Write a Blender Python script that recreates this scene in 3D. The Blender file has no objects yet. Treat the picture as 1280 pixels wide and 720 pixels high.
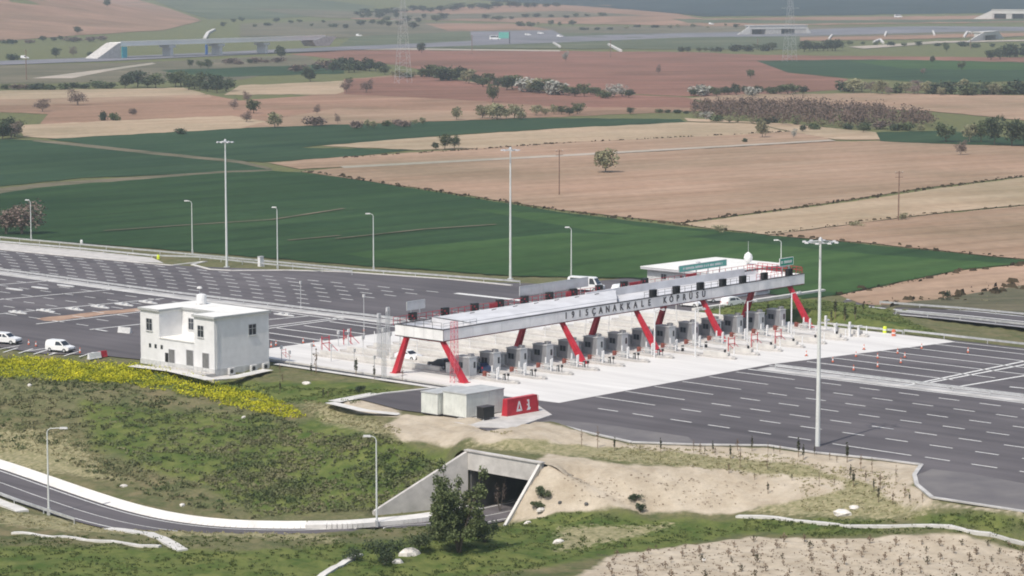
import bpy, math, random
import numpy as np
from mathutils import Vector, Matrix
R = math.radians
rng = random.Random(7); nrg = np.random.RandomState(7)
SC = bpy.context.scene
COL = SC.collection

# ------------------------------------------------------------------ camera, world, sun, exposure
F = 3250.0; CH = 56.0; HOR = -24.0
TH = math.atan((360 - HOR) / F)
cam = bpy.data.cameras.new('camera'); camo = bpy.data.objects.new('camera', cam); COL.objects.link(camo)
camo.location = (0, 0, CH); camo.rotation_euler = (R(90) - TH, 0, 0)
cam.sensor_width = 36; cam.lens = 36 * F / 1280; cam.clip_start = 0.5; cam.clip_end = 20000
SC.camera = camo
SC.render.resolution_x = 1024; SC.render.resolution_y = 576
SC.view_settings.view_transform = 'Standard'; SC.view_settings.look = 'None'
SC.view_settings.gamma = 1; SC.view_settings.use_curve_mapping = False
SC.view_settings.exposure = 0.17
SUNDIR = Vector((-0.54, -0.78, 1.36)).normalized()
wd = bpy.data.worlds.new('World'); SC.world = wd; wd.use_nodes = True
nt = wd.node_tree; bg = nt.nodes['Background']; sky = nt.nodes.new('ShaderNodeTexSky')
sky.sky_type = 'NISHITA'; sky.sun_disc = False
sky.sun_elevation = math.asin(SUNDIR.z); sky.sun_rotation = math.atan2(SUNDIR.x, SUNDIR.y)
sky.dust_density = 3.0; sky.air_density = 1.2
nt.links.new(sky.outputs[0], bg.inputs[0]); bg.inputs[1].default_value = 0.125
sl = bpy.data.lights.new('sun', 'SUN'); so = bpy.data.objects.new('sun', sl); COL.objects.link(so)
sl.energy = 3.3; sl.angle = R(0.8); sl.color = (1.0, 0.94, 0.84)
so.rotation_euler = SUNDIR.to_track_quat('Z', 'Y').to_euler(); so.location = (0, 300, 200)
SC.cycles.filter_width = 1.9
SC.cycles.max_bounces = 6; SC.cycles.volume_bounces = 1; SC.cycles.transparent_max_bounces = 8

# ------------------------------------------------------------------ plaza frame: u along the toll canopy, v along the road
def ray(px, py):
    x = (px - 640) / F; y = (360 - py) / F
    return np.array([x, math.cos(TH) + y * math.sin(TH), -math.sin(TH) + y * math.cos(TH)])
def P0(px, py, z=0.0):
    d = ray(px, py); t = (z - CH) / d[2]; return np.array([d[0] * t, d[1] * t, z])
O = P0(577, 479); ANG = R(43.2)
A = np.array([math.sin(ANG), math.cos(ANG), 0]); B = np.array([-math.cos(ANG), math.sin(ANG), 0])
RZ = math.atan2(A[1], A[0])
def W(u, v, z=0.0): return O + u * A + v * B + np.array([0, 0, z])
def UV(px, py, z=0.0):
    q = P0(px, py, z) - O; return float(q @ A), float(q @ B)
def proj(p):
    w = np.array(p, float) - np.array([0, 0, CH]); c = w[1] * math.cos(TH) - w[2] * math.sin(TH); q = w[1] * math.sin(TH) + w[2] * math.cos(TH)
    return 640 + F * w[0] / c, 360 - F * q / c
def u_at(px, v, z):            # the u along a line of constant v, z that stands at a given place of the canopy
    lo, hi = -60, 200
    for _ in range(40):
        m = (lo + hi) / 2
        if proj(W(m, v, z))[0] < px: lo = m
        else: hi = m
    return m
def to_local(p): q = np.array(p[:2] + (0,)) if isinstance(p, tuple) else p; return q

# ------------------------------------------------------------------ terrain height
asph_uv = [(60, 420), (64, 198), (68.5, 152), (70.5, 146), (71.8, 142), (84.7, 114.5), (91, 84), (98, 70), (128, 66), (131, 27), (84.3, 27),
           (84.3, -21), (84.3, -60), (84.3, -190), (-22, -190), (-21, -104.5)]
asph_uv += [UV(*p) for p in [(1165, 622), (1146, 606), (1143, 594), (1152, 581), (1090, 573), (1020, 566), (960, 557), (870, 556), (790, 553), (735, 541), (700, 532),
            (655, 533), (618, 541), (598, 535), (620, 524), (560, 520), (500, 512), (446, 498), (480, 492), (548, 484)]]
asph_uv += [(-3.2, 0), (-3.2, 48), (-16, 50), (-17.8, 60), (-22.5, 66), (-23, 78), (-23, 150), (-23, 420)]
ASPH = np.array([W(u, v)[:2] for u, v in asph_uv])
def sdist(poly, x, y):
    x = np.asarray(x, float); y = np.asarray(y, float)
    d = np.full(x.shape, 1e9); ins = np.zeros(x.shape, bool); n = len(poly)
    for i in range(n):
        x0, y0 = poly[i]; x1, y1 = poly[(i + 1) % n]
        ex, ey = x1 - x0, y1 - y0; L = ex * ex + ey * ey + 1e-12
        t = np.clip(((x - x0) * ex + (y - y0) * ey) / L, 0, 1)
        d = np.minimum(d, np.hypot(x - x0 - t * ex, y - y0 - t * ey))
        c = ((y0 > y) != (y1 > y)) & (x < (x1 - x0) * (y - y0) / (y1 - y0 + 1e-12) + x0)
        ins ^= c
    return np.where(ins, -d, d)
CP = [(0, 445, -.2), (-120, 440, -.2), (100, 452, -.3), (178, 457, -.4), (230, 468, -.6), (270, 472, -.7), (336, 460, -.2), (430, 472, -.2), (520, 490, -.1), (420, 505, -.3),
      (480, 520, -.3), (560, 535, -.2), (583, 556, -.3), (640, 562, -.2), (690, 571, -.4), (480, 548, -.9),
      (-120, 470, -1.2), (0, 472, -1.2), (150, 488, -1.5), (300, 505, -1.9), (400, 527, -1.9),
      (-120, 520, -3.6), (0, 520, -3.6), (100, 540, -3.9), (250, 570, -4.3), (400, 590, -4.6), (510, 590, -3.9), (555, 574, -2.4),
      (-120, 540, -6.4), (0, 566, -6.4), (70, 600, -6.6), (150, 630, -6.8), (300, 656, -7), (400, 657, -7), (450, 645, -6.7),
      (-120, 570, -7), (0, 600, -7), (80, 630, -7), (200, 655, -7), (300, 662, -7), (400, 662, -7), (480, 657, -7), (540, 648, -7), (600, 642, -7), (628, 648, -7),
      (-120, 640, -6.6), (0, 646, -6.4), (100, 658, -6.2), (150, 664, -5.6), (190, 665, -5.0), (240, 668, -4.8), (300, 669, -4.7), (400, 669, -4.7), (480, 662, -4.7), (530, 659, -4.8), (580, 659, -5.0), (200, 690, -4.6), (400, 692, -4.6), (580, 688, -5.0), (640, 672, -5.6),
      (-120, 730, -4.5), (0, 730, -4.5), (200, 730, -4.8), (400, 730, -5), (560, 715, -5.4), (640, 710, -5), (800, 730, -4), (1000, 730, -3.6), (1280, 730, -3), (1400, 730, -3),
      (655, 650, -5.9), (700, 644, -4.8), (800, 640, -4.5), (900, 640, -4.2), (1000, 642, -3.4), (1100, 650, -2.7), (1280, 672, -2.4), (1400, 690, -2.4),
      (740, 600, -1.9), (800, 606, -2.0), (850, 612, -2.4), (900, 590, -1), (900, 574, -.5), (800, 580, -.7), (1000, 580, -.5), (1080, 605, -1), (1100, 590, -.4), (1200, 650, -1.0), (1280, 648, -.6), (1400, 665, -.6),
      (740, 560, -.2), (820, 566, -.2), (700, 570, -.5), (716, 572, -.6), (668, 563, -.3), (574, 553, -.3), (720, 585, -1.2), (705, 596, -2.2), (695, 612, -3.4), (672, 632, -5.0),
      (1000, 388, 2.6), (950, 387, 2.2), (1050, 392, 2.2), (1090, 402, 1.2), (1120, 400, .2), (900, 392, .6), (1180, 405, -.4), (1280, 418, -.6),
      (0, 300, 0), (200, 315, 0), (440, 336, 0), (640, 346, 0), (790, 346, 0), (900, 346, 0), (1050, 366, 0), (1120, 382, 0), (1280, 394, 0), (1280, 365, 0), (1120, 365, 0),
      (0, 400, 0), (200, 400, 0), (0, 350, 0), (300, 360, 0), (600, 420, 0), (800, 440, 0), (900, 510, 0), (1100, 520, 0), (1250, 560, 0), (1250, 480, 0), (1400, 460, 0), (1400, 600, 0), (-150, 400, 0), (-150, 330, 0)]
cpx = np.array([P0(*c) for c in CP]); _c = cpx[:, :2]; _z = cpx[:, 2]
def _K(a, b): return np.sqrt((a[:, None, 0] - b[None, :, 0]) ** 2 + (a[:, None, 1] - b[None, :, 1]) ** 2 + 1.0)
_M = np.block([[_K(_c, _c) + 0.02 * np.eye(len(_c)), np.ones((len(_c), 1))], [np.ones((1, len(_c))), np.zeros((1, 1))]])
_w = np.linalg.solve(_M, np.append(_z, 0))
def sstep(a, b, t): t = np.clip((t - a) / (b - a), 0, 1); return t * t * (3 - 2 * t)
CUTP = np.array([W(-35.9, -36.7)[:2], P0(468, 638, -7)[:2], P0(455, 652, -7)[:2], P0(560, 662, -6.8)[:2], P0(640, 662, -6.5)[:2], P0(626, 657, -6.6)[:2], W(-35.9, -47.8)[:2]])
def _smooth(P, it=3):
    P = [np.array(p, float) for p in P]
    for _ in range(it):
        Q = [P[0]]
        for a, c in zip(P[:-1], P[1:]): Q += [a * .75 + c * .25, a * .25 + c * .75]
        Q.append(P[-1]); P = Q
    return np.array(P)
road_px = [(-120, 564), (-40, 589), (0, 603), (60, 625), (120, 645), (180, 659), (250, 668), (320, 671), (400, 671), (480, 665)]
ROADC = _smooth([P0(x, y, -7) for x, y in road_px] + [W(-52, -37.5, -7), W(-46, -41.2, -7), W(-40, -42.3, -7), W(-36.5, -42.4, -7)])[:, :2]
def hills(x, y):
    h = 6 * sstep(2300, 3200, y) + 34 * sstep(2900, 5200, y) + 95 * sstep(4600, 8200, y)
    h = h + 46 * np.exp(-((x + 640) / 190) ** 2 - ((y - 3000) / 560) ** 2)
    h = h + 26 * np.exp(-((x - 560) / 700) ** 2 - ((y - 5600) / 500) ** 2)
    m = sstep(2350, 3200, y)
    h = h + m * (3.5 * np.sin(x / 170 + 1.3 * np.sin(y / 520)) * np.cos(y / 260 + x / 600) + 2.0 * np.sin(x / 71 + y / 190))
    return h
def height(x, y):
    x = np.atleast_1d(np.asarray(x, float)); y = np.atleast_1d(np.asarray(y, float))
    z = hills(x, y)
    m = (y > 195) & (y < 560)
    if m.any():
        xs, ys = x[m], y[m]; q = np.stack([xs, ys], 1); out = np.zeros(len(q))
        for s in range(0, len(q), 20000):
            out[s:s + 20000] = _K(q[s:s + 20000], _c) @ _w[:-1] + _w[-1]
        rough = 0.10 * np.sin(xs * 1.1 + 2 * np.sin(ys * .37)) * np.sin(ys * .83 + xs * .4) + 0.06 * np.sin(xs * 2.3 + ys * 1.7)
        out = out + rough
        out = out * (1 - sstep(450, 540, ys)) * sstep(110, 85, np.abs(xs))
        s = sdist(ASPH, xs, ys)
        k = sstep(2.6, 0.3, s)
        out = out * (1 - k) + (-0.13) * k
        for (ax, ay), (bx_, by_), za, zb_, sg in ((W(-36.3, -48.7)[:2], P0(629, 657, -6.6)[:2], -.30, -6.2, 1), (W(-36.3, -36.1)[:2], P0(468, 637, -6.6)[:2], -.45, -6.6, -1)):
            ex, ey = bx_ - ax, by_ - ay; LL = math.hypot(ex, ey); tt = ((xs - ax) * ex + (ys - ay) * ey) / LL ** 2; dd = sg * ((xs - ax) * -ey + (ys - ay) * ex) / LL
            # bank filled up to the back of the wing wall
            tc_ = np.clip(tt, -.25, 1.0); ok = (tt > -.25) & (tt < 1.02) & (dd > -.2); tgt = za + (zb_ - za) * np.clip(tc_, 0, 1) - .30 * np.maximum(dd, 0) * (1 if sg > 0 else 2)
            out = np.where(ok, np.maximum(out, tgt), out)
        k2 = sstep(0.35, -.5, sdist(CUTP, xs, ys)); out = out * (1 - k2) + np.minimum(out, -7.03) * k2
        dr = np.min(np.hypot(xs[:, None] - ROADC[None, :, 0], ys[:, None] - ROADC[None, :, 1]), 1) if len(ROADC) else 99
        k3 = sstep(6.7, 4.6, dr); out = out * (1 - k3) + (-7.06) * k3
        z[m] = out
    m = y < 242
    t = np.clip(1 - y / 240, 0, 1)
    ramp = -3.8 + 57 * t ** 1.3
    k = sstep(200, 240, y)
    z = np.where(m, z * k + ramp * (1 - k), z)
    return z
def hz(x, y): return float(height(x, y)[0])
_ts = np.concatenate([np.arange(190, 470, 0.7), np.geomspace(470, 9000, 1400)])
def G(px, py, dz=0.0):
    d = ray(px, py); t = _ts / d[1]
    zx = CH + d[2] * t; h = height(d[0] * t, d[1] * t) + dz
    i = np.argmax(zx <= h)
    if i == 0: i = len(t) - 1
    a = zx[i - 1] - h[i - 1]; b = zx[i] - h[i]
    tt = t[i - 1] + (t[i] - t[i - 1]) * (a / (a - b) if a != b else 0)
    return np.array([d[0] * tt, d[1] * tt, CH + d[2] * tt])

# ------------------------------------------------------------------ materials
def nodes(m): m.use_nodes = True; n = m.node_tree; return n, n.nodes['Principled BSDF']
MATS = {}
def mat(name, c, rough=0.7, var=0.12, scale=1.5, metal=0.0, c2=None, coord='Object', bump=0.0, spec=0.3, detail=4, rand=0.0, stretch=None):
    m = bpy.data.materials.new(name); n, p = nodes(m); L = n.links
    tc = n.nodes.new('ShaderNodeTexCoord'); no = n.nodes.new('ShaderNodeTexNoise')
    no.inputs['Scale'].default_value = scale; no.inputs['Detail'].default_value = detail; no.inputs['Roughness'].default_value = .62
    src = tc.outputs['Object']
    if coord == 'World':
        g = n.nodes.new('ShaderNodeNewGeometry'); src = g.outputs['Position']
    if stretch:
        mp = n.nodes.new('ShaderNodeMapping'); mp.vector_type = 'TEXTURE'; mp.inputs['Rotation'].default_value = (0, 0, stretch[1]); mp.inputs['Scale'].default_value = tuple(1 / q for q in stretch[0])
        L.new(src, mp.inputs[0]); src = mp.outputs[0]
    L.new(src, no.inputs['Vector'])
    rp = n.nodes.new('ShaderNodeValToRGB'); L.new(no.outputs[0], rp.inputs[0])
    c = tuple(c); lo = tuple(v * (1 - var) for v in c); hi = tuple(min(1, v * (1 + var)) for v in c)
    if c2: lo, hi = c, c2
    rp.color_ramp.elements[0].position = .34; rp.color_ramp.elements[1].position = .66
    rp.color_ramp.elements[0].color = lo + (1,); rp.color_ramp.elements[1].color = hi + (1,)
    out = rp.outputs[0]
    if rand:
        oi = n.nodes.new('ShaderNodeObjectInfo'); hs = n.nodes.new('ShaderNodeHueSaturation')
        mr = n.nodes.new('ShaderNodeMapRange'); mr.inputs[3].default_value = 1 - rand; mr.inputs[4].default_value = 1 + rand
        L.new(oi.outputs['Random'], mr.inputs[0]); L.new(mr.outputs[0], hs.inputs['Value']); L.new(out, hs.inputs['Color']); out = hs.outputs[0]
    L.new(out, p.inputs['Base Color'])
    p.inputs['Roughness'].default_value = rough; p.inputs['Metallic'].default_value = metal; p.inputs['Specular IOR Level'].default_value = spec
    if bump:
        b = n.nodes.new('ShaderNodeBump'); b.inputs['Strength'].default_value = bump; b.inputs['Distance'].default_value = .3
        L.new(no.outputs[0], b.inputs['Height']); L.new(b.outputs[0], p.inputs['Normal'])
    MATS[name] = m; return m
WHITE = mat('white_paint', (.70, .70, .705), .5, .06, .8)
WHITE2 = mat('weathered_white', (.56, .56, .555), .6, .12, 1.5)
GREYP = mat('panel_grey', (.50, .50, .52), .55, .08, .6)
FASC = mat('fascia_white', (.78, .77, .77), .5, .09, .5)
ROOFM = mat('roof_membrane', (.73, .72, .69), .6, .07, .35)
RED = mat('red_paint', (.44, .026, .042), .42, .18, .9)
REDD = mat('red_paint_worn', (.45, .04, .055), .5, .25, 2)
DARK = mat('dark_trim', (.06, .055, .06), .5, .2, 2)
BLACK = mat('black_plastic', (.018, .018, .02), .45, .2, 2)
STEEL = mat('galvanised_steel', (.52, .53, .54), .42, .15, 1.2, metal=.35)
LAMPM = mat('lamp_pole_paint', (.62, .64, .63), .45, .08, .4)
CONC = mat('concrete', (.47, .45, .43), .85, .16, .5, bump=.1)
CONCW = mat('pale_concrete', (.56, .545, .52), .85, .12, .6)
CONCD = mat('dark_shade_concrete', (.10, .098, .095), .85, .15, .6)  # dark tone paints in underpass and overpass shade; also the clods' own colour
VERGE = mat('bright_concrete', (.66, .64, .61), .85, .1, .5, coord='World')
KERB = mat('kerb_stone', (.45, .44, .43), .85, .22, .35, coord='World')
CROOF = mat('canopy_roof_sheet', (.57, .57, .59), .5, .12, .35)
BOOTH = mat('booth_grey', (.26, .26, .275), .45, .12, .8)
BOOTHL = mat('booth_pale_panel', (.50, .51, .52), .5, .1, 1)
GLASS = mat('dark_glass', (.025, .03, .04), .08, .2, 1, spec=.6)
TYRE = mat('tyre_rubber', (.02, .02, .02), .8, .1, 2)
CARW = mat('car_white', (.80, .80, .80), .22, .02, 1, spec=.5)
CARD = mat('car_dark_grey', (.035, .04, .05), .2, .1, 1, spec=.6)
CARB = mat('car_blue', (.02, .035, .09), .2, .1, 1, spec=.6)
TEAL = mat('teal_sign', (.13, .42, .36), .5, .15, 1)
GREENS = mat('green_sign', (.01, .26, .17), .5, .08, 1)
CYAN = mat('cyan_panel', (.05, .35, .42), .5, .1, 1)
BLUEP = mat('blue_panel', (.08, .18, .45), .5, .1, 1)
CONT = mat('container_paint', (.62, .64, .61), .55, .1, .9)
CONTR = mat('container_roof', (.40, .41, .41), .6, .12, .9)
ORANGE = mat('orange_plastic', (.60, .15, .08), .5, .08, 1)
YELLOW = mat('yellow_plastic', (.65, .75, .05), .5, .08, 1)
BARK = mat('bark', (.10, .08, .06), .9, .3, 3)
BARKG = mat('pale_bark', (.24, .20, .17), .9, .3, 3)
RUST = mat('rust_brown', (.20, .13, .10), .8, .3, 2)
STONE = mat('pale_stone', (.62, .59, .55), .85, .18, 2)
PAINT = mat('road_paint', (.66, .66, .64), .7, .14, 1.6, coord='World')
def leafmat(name, a, b, rand=.18, sc=.9): return mat(name, a, .75, 0, sc, c2=b, rand=rand, spec=.15)
LF_G = leafmat('leaf_green', (.045, .068, .032), (.12, .14, .07))
LF_D = leafmat('leaf_dark', (.026, .042, .026), (.07, .09, .05))
LF_O = leafmat('leaf_olive', (.17, .17, .095), (.31, .29, .18))
LF_B = leafmat('twig_brown', (.13, .10, .085), (.24, .18, .155))
LF_P = leafmat('blossom_pale', (.22, .22, .19), (.42, .42, .38))
LF_F = leafmat('leaf_front', (.035, .055, .018), (.17, .20, .09), rand=0, sc=2.2)
LF_CY = leafmat('cypress', (.03, .038, .022), (.075, .08, .045))
LF_BR = leafmat('dry_sapling', (.13, .09, .065), (.24, .18, .125))
WEED = mat('weed', (.075, .105, .042), .8, 0, .16, c2=(.19, .18, .10), coord='World', spec=.1)
FLOWER = mat('yellow_flowers', (.17, .21, .02), .75, 0, .5, c2=(.60, .56, .03), coord='World', spec=.1)

def ground_mat():
    m = bpy.data.materials.new('ground_soil_and_grass'); n, p = nodes(m); L = n.links; N = n.nodes
    g = N.new('ShaderNodeNewGeometry'); at = N.new('ShaderNodeAttribute'); at.attribute_name = 'cover'
    sx = N.new('ShaderNodeSeparateColor'); L.new(at.outputs['Color'], sx.inputs[0])
    def noise(s, d=5, r=.6):
        k = N.new('ShaderNodeTexNoise'); k.inputs['Scale'].default_value = s; k.inputs['Detail'].default_value = d; k.inputs['Roughness'].default_value = r
        L.new(g.outputs['Position'], k.inputs['Vector']); return k.outputs[0]
    n1, n2, n3 = noise(.045), noise(.28, 6, .65), noise(1.6, 5, .7)
    def ramp(f, a, b, lo, hi):
        k = N.new('ShaderNodeValToRGB'); L.new(f, k.inputs[0]); e = k.color_ramp.elements
        e[0].position = lo; e[1].position = hi; e[0].color = a + (1,); e[1].color = b + (1,); return k.outputs[0]
    def mix(f, a, b, mode='MIX'):
        k = N.new('ShaderNodeMix'); k.data_type = 'RGBA'; k.blend_type = mode
        if isinstance(f, float): k.inputs[0].default_value = f
        else: L.new(f, k.inputs[0])
        L.new(a, k.inputs[6]); L.new(b, k.inputs[7]); return k.outputs[2]
    def fac(mask, nz, amp=.9):
        a = N.new('ShaderNodeMath'); a.operation = 'MULTIPLY_ADD'; L.new(nz, a.inputs[0]); a.inputs[1].default_value = amp; a.inputs[2].default_value = -amp / 2
        b = N.new('ShaderNodeMath'); b.operation = 'ADD'; L.new(mask, b.inputs[0]); L.new(a.outputs[0], b.inputs[1])
        c = N.new('ShaderNodeMapRange'); c.interpolation_type = 'SMOOTHSTEP'; c.inputs[1].default_value = .36; c.inputs[2].default_value = .64; L.new(b.outputs[0], c.inputs[0]); return c.outputs[0]
    base = ramp(n2, (.075, .095, .038), (.20, .165, .095), .38, .62)
    base = mix(ramp(n1, (0, 0, 0), (1, 1, 1), .35, .65), base, ramp(n3, (.09, .11, .045), (.18, .165, .09), .35, .65))
    lush = ramp(n2, (.062, .098, .024), (.155, .172, .055), .36, .66)
    dry = ramp(n3, (.18, .18, .085), (.34, .30, .19), .34, .66)
    sand = ramp(n2, (.36, .30, .225), (.52, .455, .365), .3, .7)
    c = mix(fac(sx.outputs[1], n2), base, lush)
    c = mix(fac(sx.outputs[2], n3), c, dry)
    c = mix(fac(sx.outputs[0], n2, .7), c, sand)
    c = mix(.35, c, ramp(n3, (.6, .6, .6), (1, 1, 1), .3, .6), 'MULTIPLY')
    L.new(c, p.inputs['Base Color']); p.inputs['Roughness'].default_value = .95; p.inputs['Specular IOR Level'].default_value = .1
    b = N.new('ShaderNodeBump'); b.inputs['Strength'].default_value = .5; b.inputs['Distance'].default_value = .35
    L.new(n3, b.inputs['Height']); L.new(b.outputs[0], p.inputs['Normal'])
    return m
GROUND = ground_mat()
def asphalt_mat():
    m = bpy.data.materials.new('asphalt'); n, p = nodes(m); L = n.links; N = n.nodes
    g = N.new('ShaderNodeNewGeometry')
    def noise(s, sc=(1, 1, 1), rot=0, d=5):
        mp = N.new('ShaderNodeMapping'); mp.vector_type = 'TEXTURE'; mp.inputs['Rotation'].default_value = (0, 0, rot); mp.inputs['Scale'].default_value = tuple(1 / q for q in sc)
        L.new(g.outputs['Position'], mp.inputs[0])
        k = N.new('ShaderNodeTexNoise'); k.inputs['Scale'].default_value = s; k.inputs['Detail'].default_value = d; L.new(mp.outputs[0], k.inputs['Vector']); return k.outputs[0]
    r = N.new('ShaderNodeValToRGB'); L.new(noise(.05), r.inputs[0]); e = r.color_ramp.elements
    e[0].position = .35; e[1].position = .65; e[0].color = (.094, .086, .093, 1); e[1].color = (.130, .119, .127, 1)
    r2 = N.new('ShaderNodeValToRGB'); L.new(noise(.42, (.035, 1, 1), RZ + math.pi / 2), r2.inputs[0]); e = r2.color_ramp.elements
    e[0].position = .32; e[1].position = .68; e[0].color = (.74, .74, .75, 1); e[1].color = (1.06, 1.06, 1.05, 1)
    mx = N.new('ShaderNodeMix'); mx.data_type = 'RGBA'; mx.blend_type = 'MULTIPLY'; mx.inputs[0].default_value = 1
    L.new(r.outputs[0], mx.inputs[6]); L.new(r2.outputs[0], mx.inputs[7]); L.new(mx.outputs[2], p.inputs['Base Color'])
    p.inputs['Roughness'].default_value = .85; p.inputs['Specular IOR Level'].default_value = .2
    return m
ASPHM = asphalt_mat()
SLABM = mat('toll_concrete', (.54, .525, .51), .8, 0, .35, coord='World', c2=(.67, .655, .635), stretch=((.12, 1, 1), RZ + math.pi / 2), detail=6)
SAND = mat('bare_sand', (.46, .38, .30), .95, .15, .4, coord='World')
def field(name, a, b, sc=.02, ang=.4, tram=0.0, row=0.0):
    m = mat(name, a, .95, 0, sc, coord='World', c2=b, stretch=((1, 7, 1), ang), detail=8, spec=.1)
    n = m.node_tree; N, L = n.nodes, n.links; p = N['Principled BSDF']; src = p.inputs['Base Color'].links[0].from_socket; g = N.new('ShaderNodeNewGeometry')
    def mul(fac, lo, hi, p0, p1, s):
        r = N.new('ShaderNodeValToRGB'); L.new(fac, r.inputs[0]); e = r.color_ramp.elements; e[0].position = p0; e[1].position = p1; e[0].color = lo + (1,); e[1].color = hi + (1,)
        x = N.new('ShaderNodeMix'); x.data_type = 'RGBA'; x.blend_type = 'MULTIPLY'; x.inputs[0].default_value = 1; L.new(s, x.inputs[6]); L.new(r.outputs[0], x.inputs[7]); return x.outputs[2]
    k = N.new('ShaderNodeTexNoise'); k.inputs['Scale'].default_value = .011; k.inputs['Detail'].default_value = 7; k.inputs['Roughness'].default_value = .6; L.new(g.outputs['Position'], k.inputs['Vector'])
    src = mul(k.outputs[0], (.72, .76, .72), (1.12, 1.08, 1.1), .34, .66, src)
    k = N.new('ShaderNodeTexNoise'); k.inputs['Scale'].default_value = .35; k.inputs['Detail'].default_value = 4; L.new(g.outputs['Position'], k.inputs['Vector'])
    src = mul(k.outputs[0], (.86, .86, .86), (1.08, 1.08, 1.08), .3, .7, src)
    if tram:
        mp = N.new('ShaderNodeMapping'); mp.vector_type = 'TEXTURE'; mp.inputs['Rotation'].default_value = (0, 0, ang); L.new(g.outputs['Position'], mp.inputs[0])
        w = N.new('ShaderNodeTexWave'); w.bands_direction = 'Y'; w.inputs['Scale'].default_value = tram; w.inputs['Distortion'].default_value = 1.2; w.inputs['Detail Scale'].default_value = .2; L.new(mp.outputs[0], w.inputs['Vector'])
        src = mul(w.outputs[0], (row, row, row), (1, 1, 1), .0, .22, src)
    L.new(src, p.inputs['Base Color']); return m
F_GD = field('wheat_dark', (.020, .050, .020), (.036, .076, .028), .018, .84, .018, .84)
F_GL = field('wheat_light', (.034, .078, .024), (.056, .108, .034), .02, .84, .018, .84)
F_GB = field('wheat_bluish', (.022, .052, .026), (.040, .076, .036), .012, .84, .014, .86)
F_TAN = field('ploughed_tan', (.30, .200, .135), (.38, .272, .195), .012, .66, .03, .88)
F_TAN2 = field('ploughed_pale', (.35, .260, .175), (.44, .345, .245), .012, .66)
F_RED = field('ploughed_red', (.185, .092, .066), (.25, .135, .10), .01, .5)
F_BRN = field('ploughed_brown', (.24, .145, .098), (.32, .208, .145), .012, .66)
F_SCR = field('scrub', (.085, .09, .055), (.20, .17, .12), .02, .1)
F_HILL = field('hill_grass', (.07, .095, .055), (.13, .14, .085), .006, .1)
F_FOR = field('forest', (.016, .034, .038), (.036, .060, .058), .02, .1)
F_TRK = field('dirt_track', (.34, .30, .25), (.44, .39, .33), .05, .1)
F_DIT = field('ditch_growth', (.05, .045, .03), (.12, .09, .06), .3, .1)
F_MOT = field('motorway_grey', (.16, .16, .18), (.21, .21, .23), .02, .1)

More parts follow.
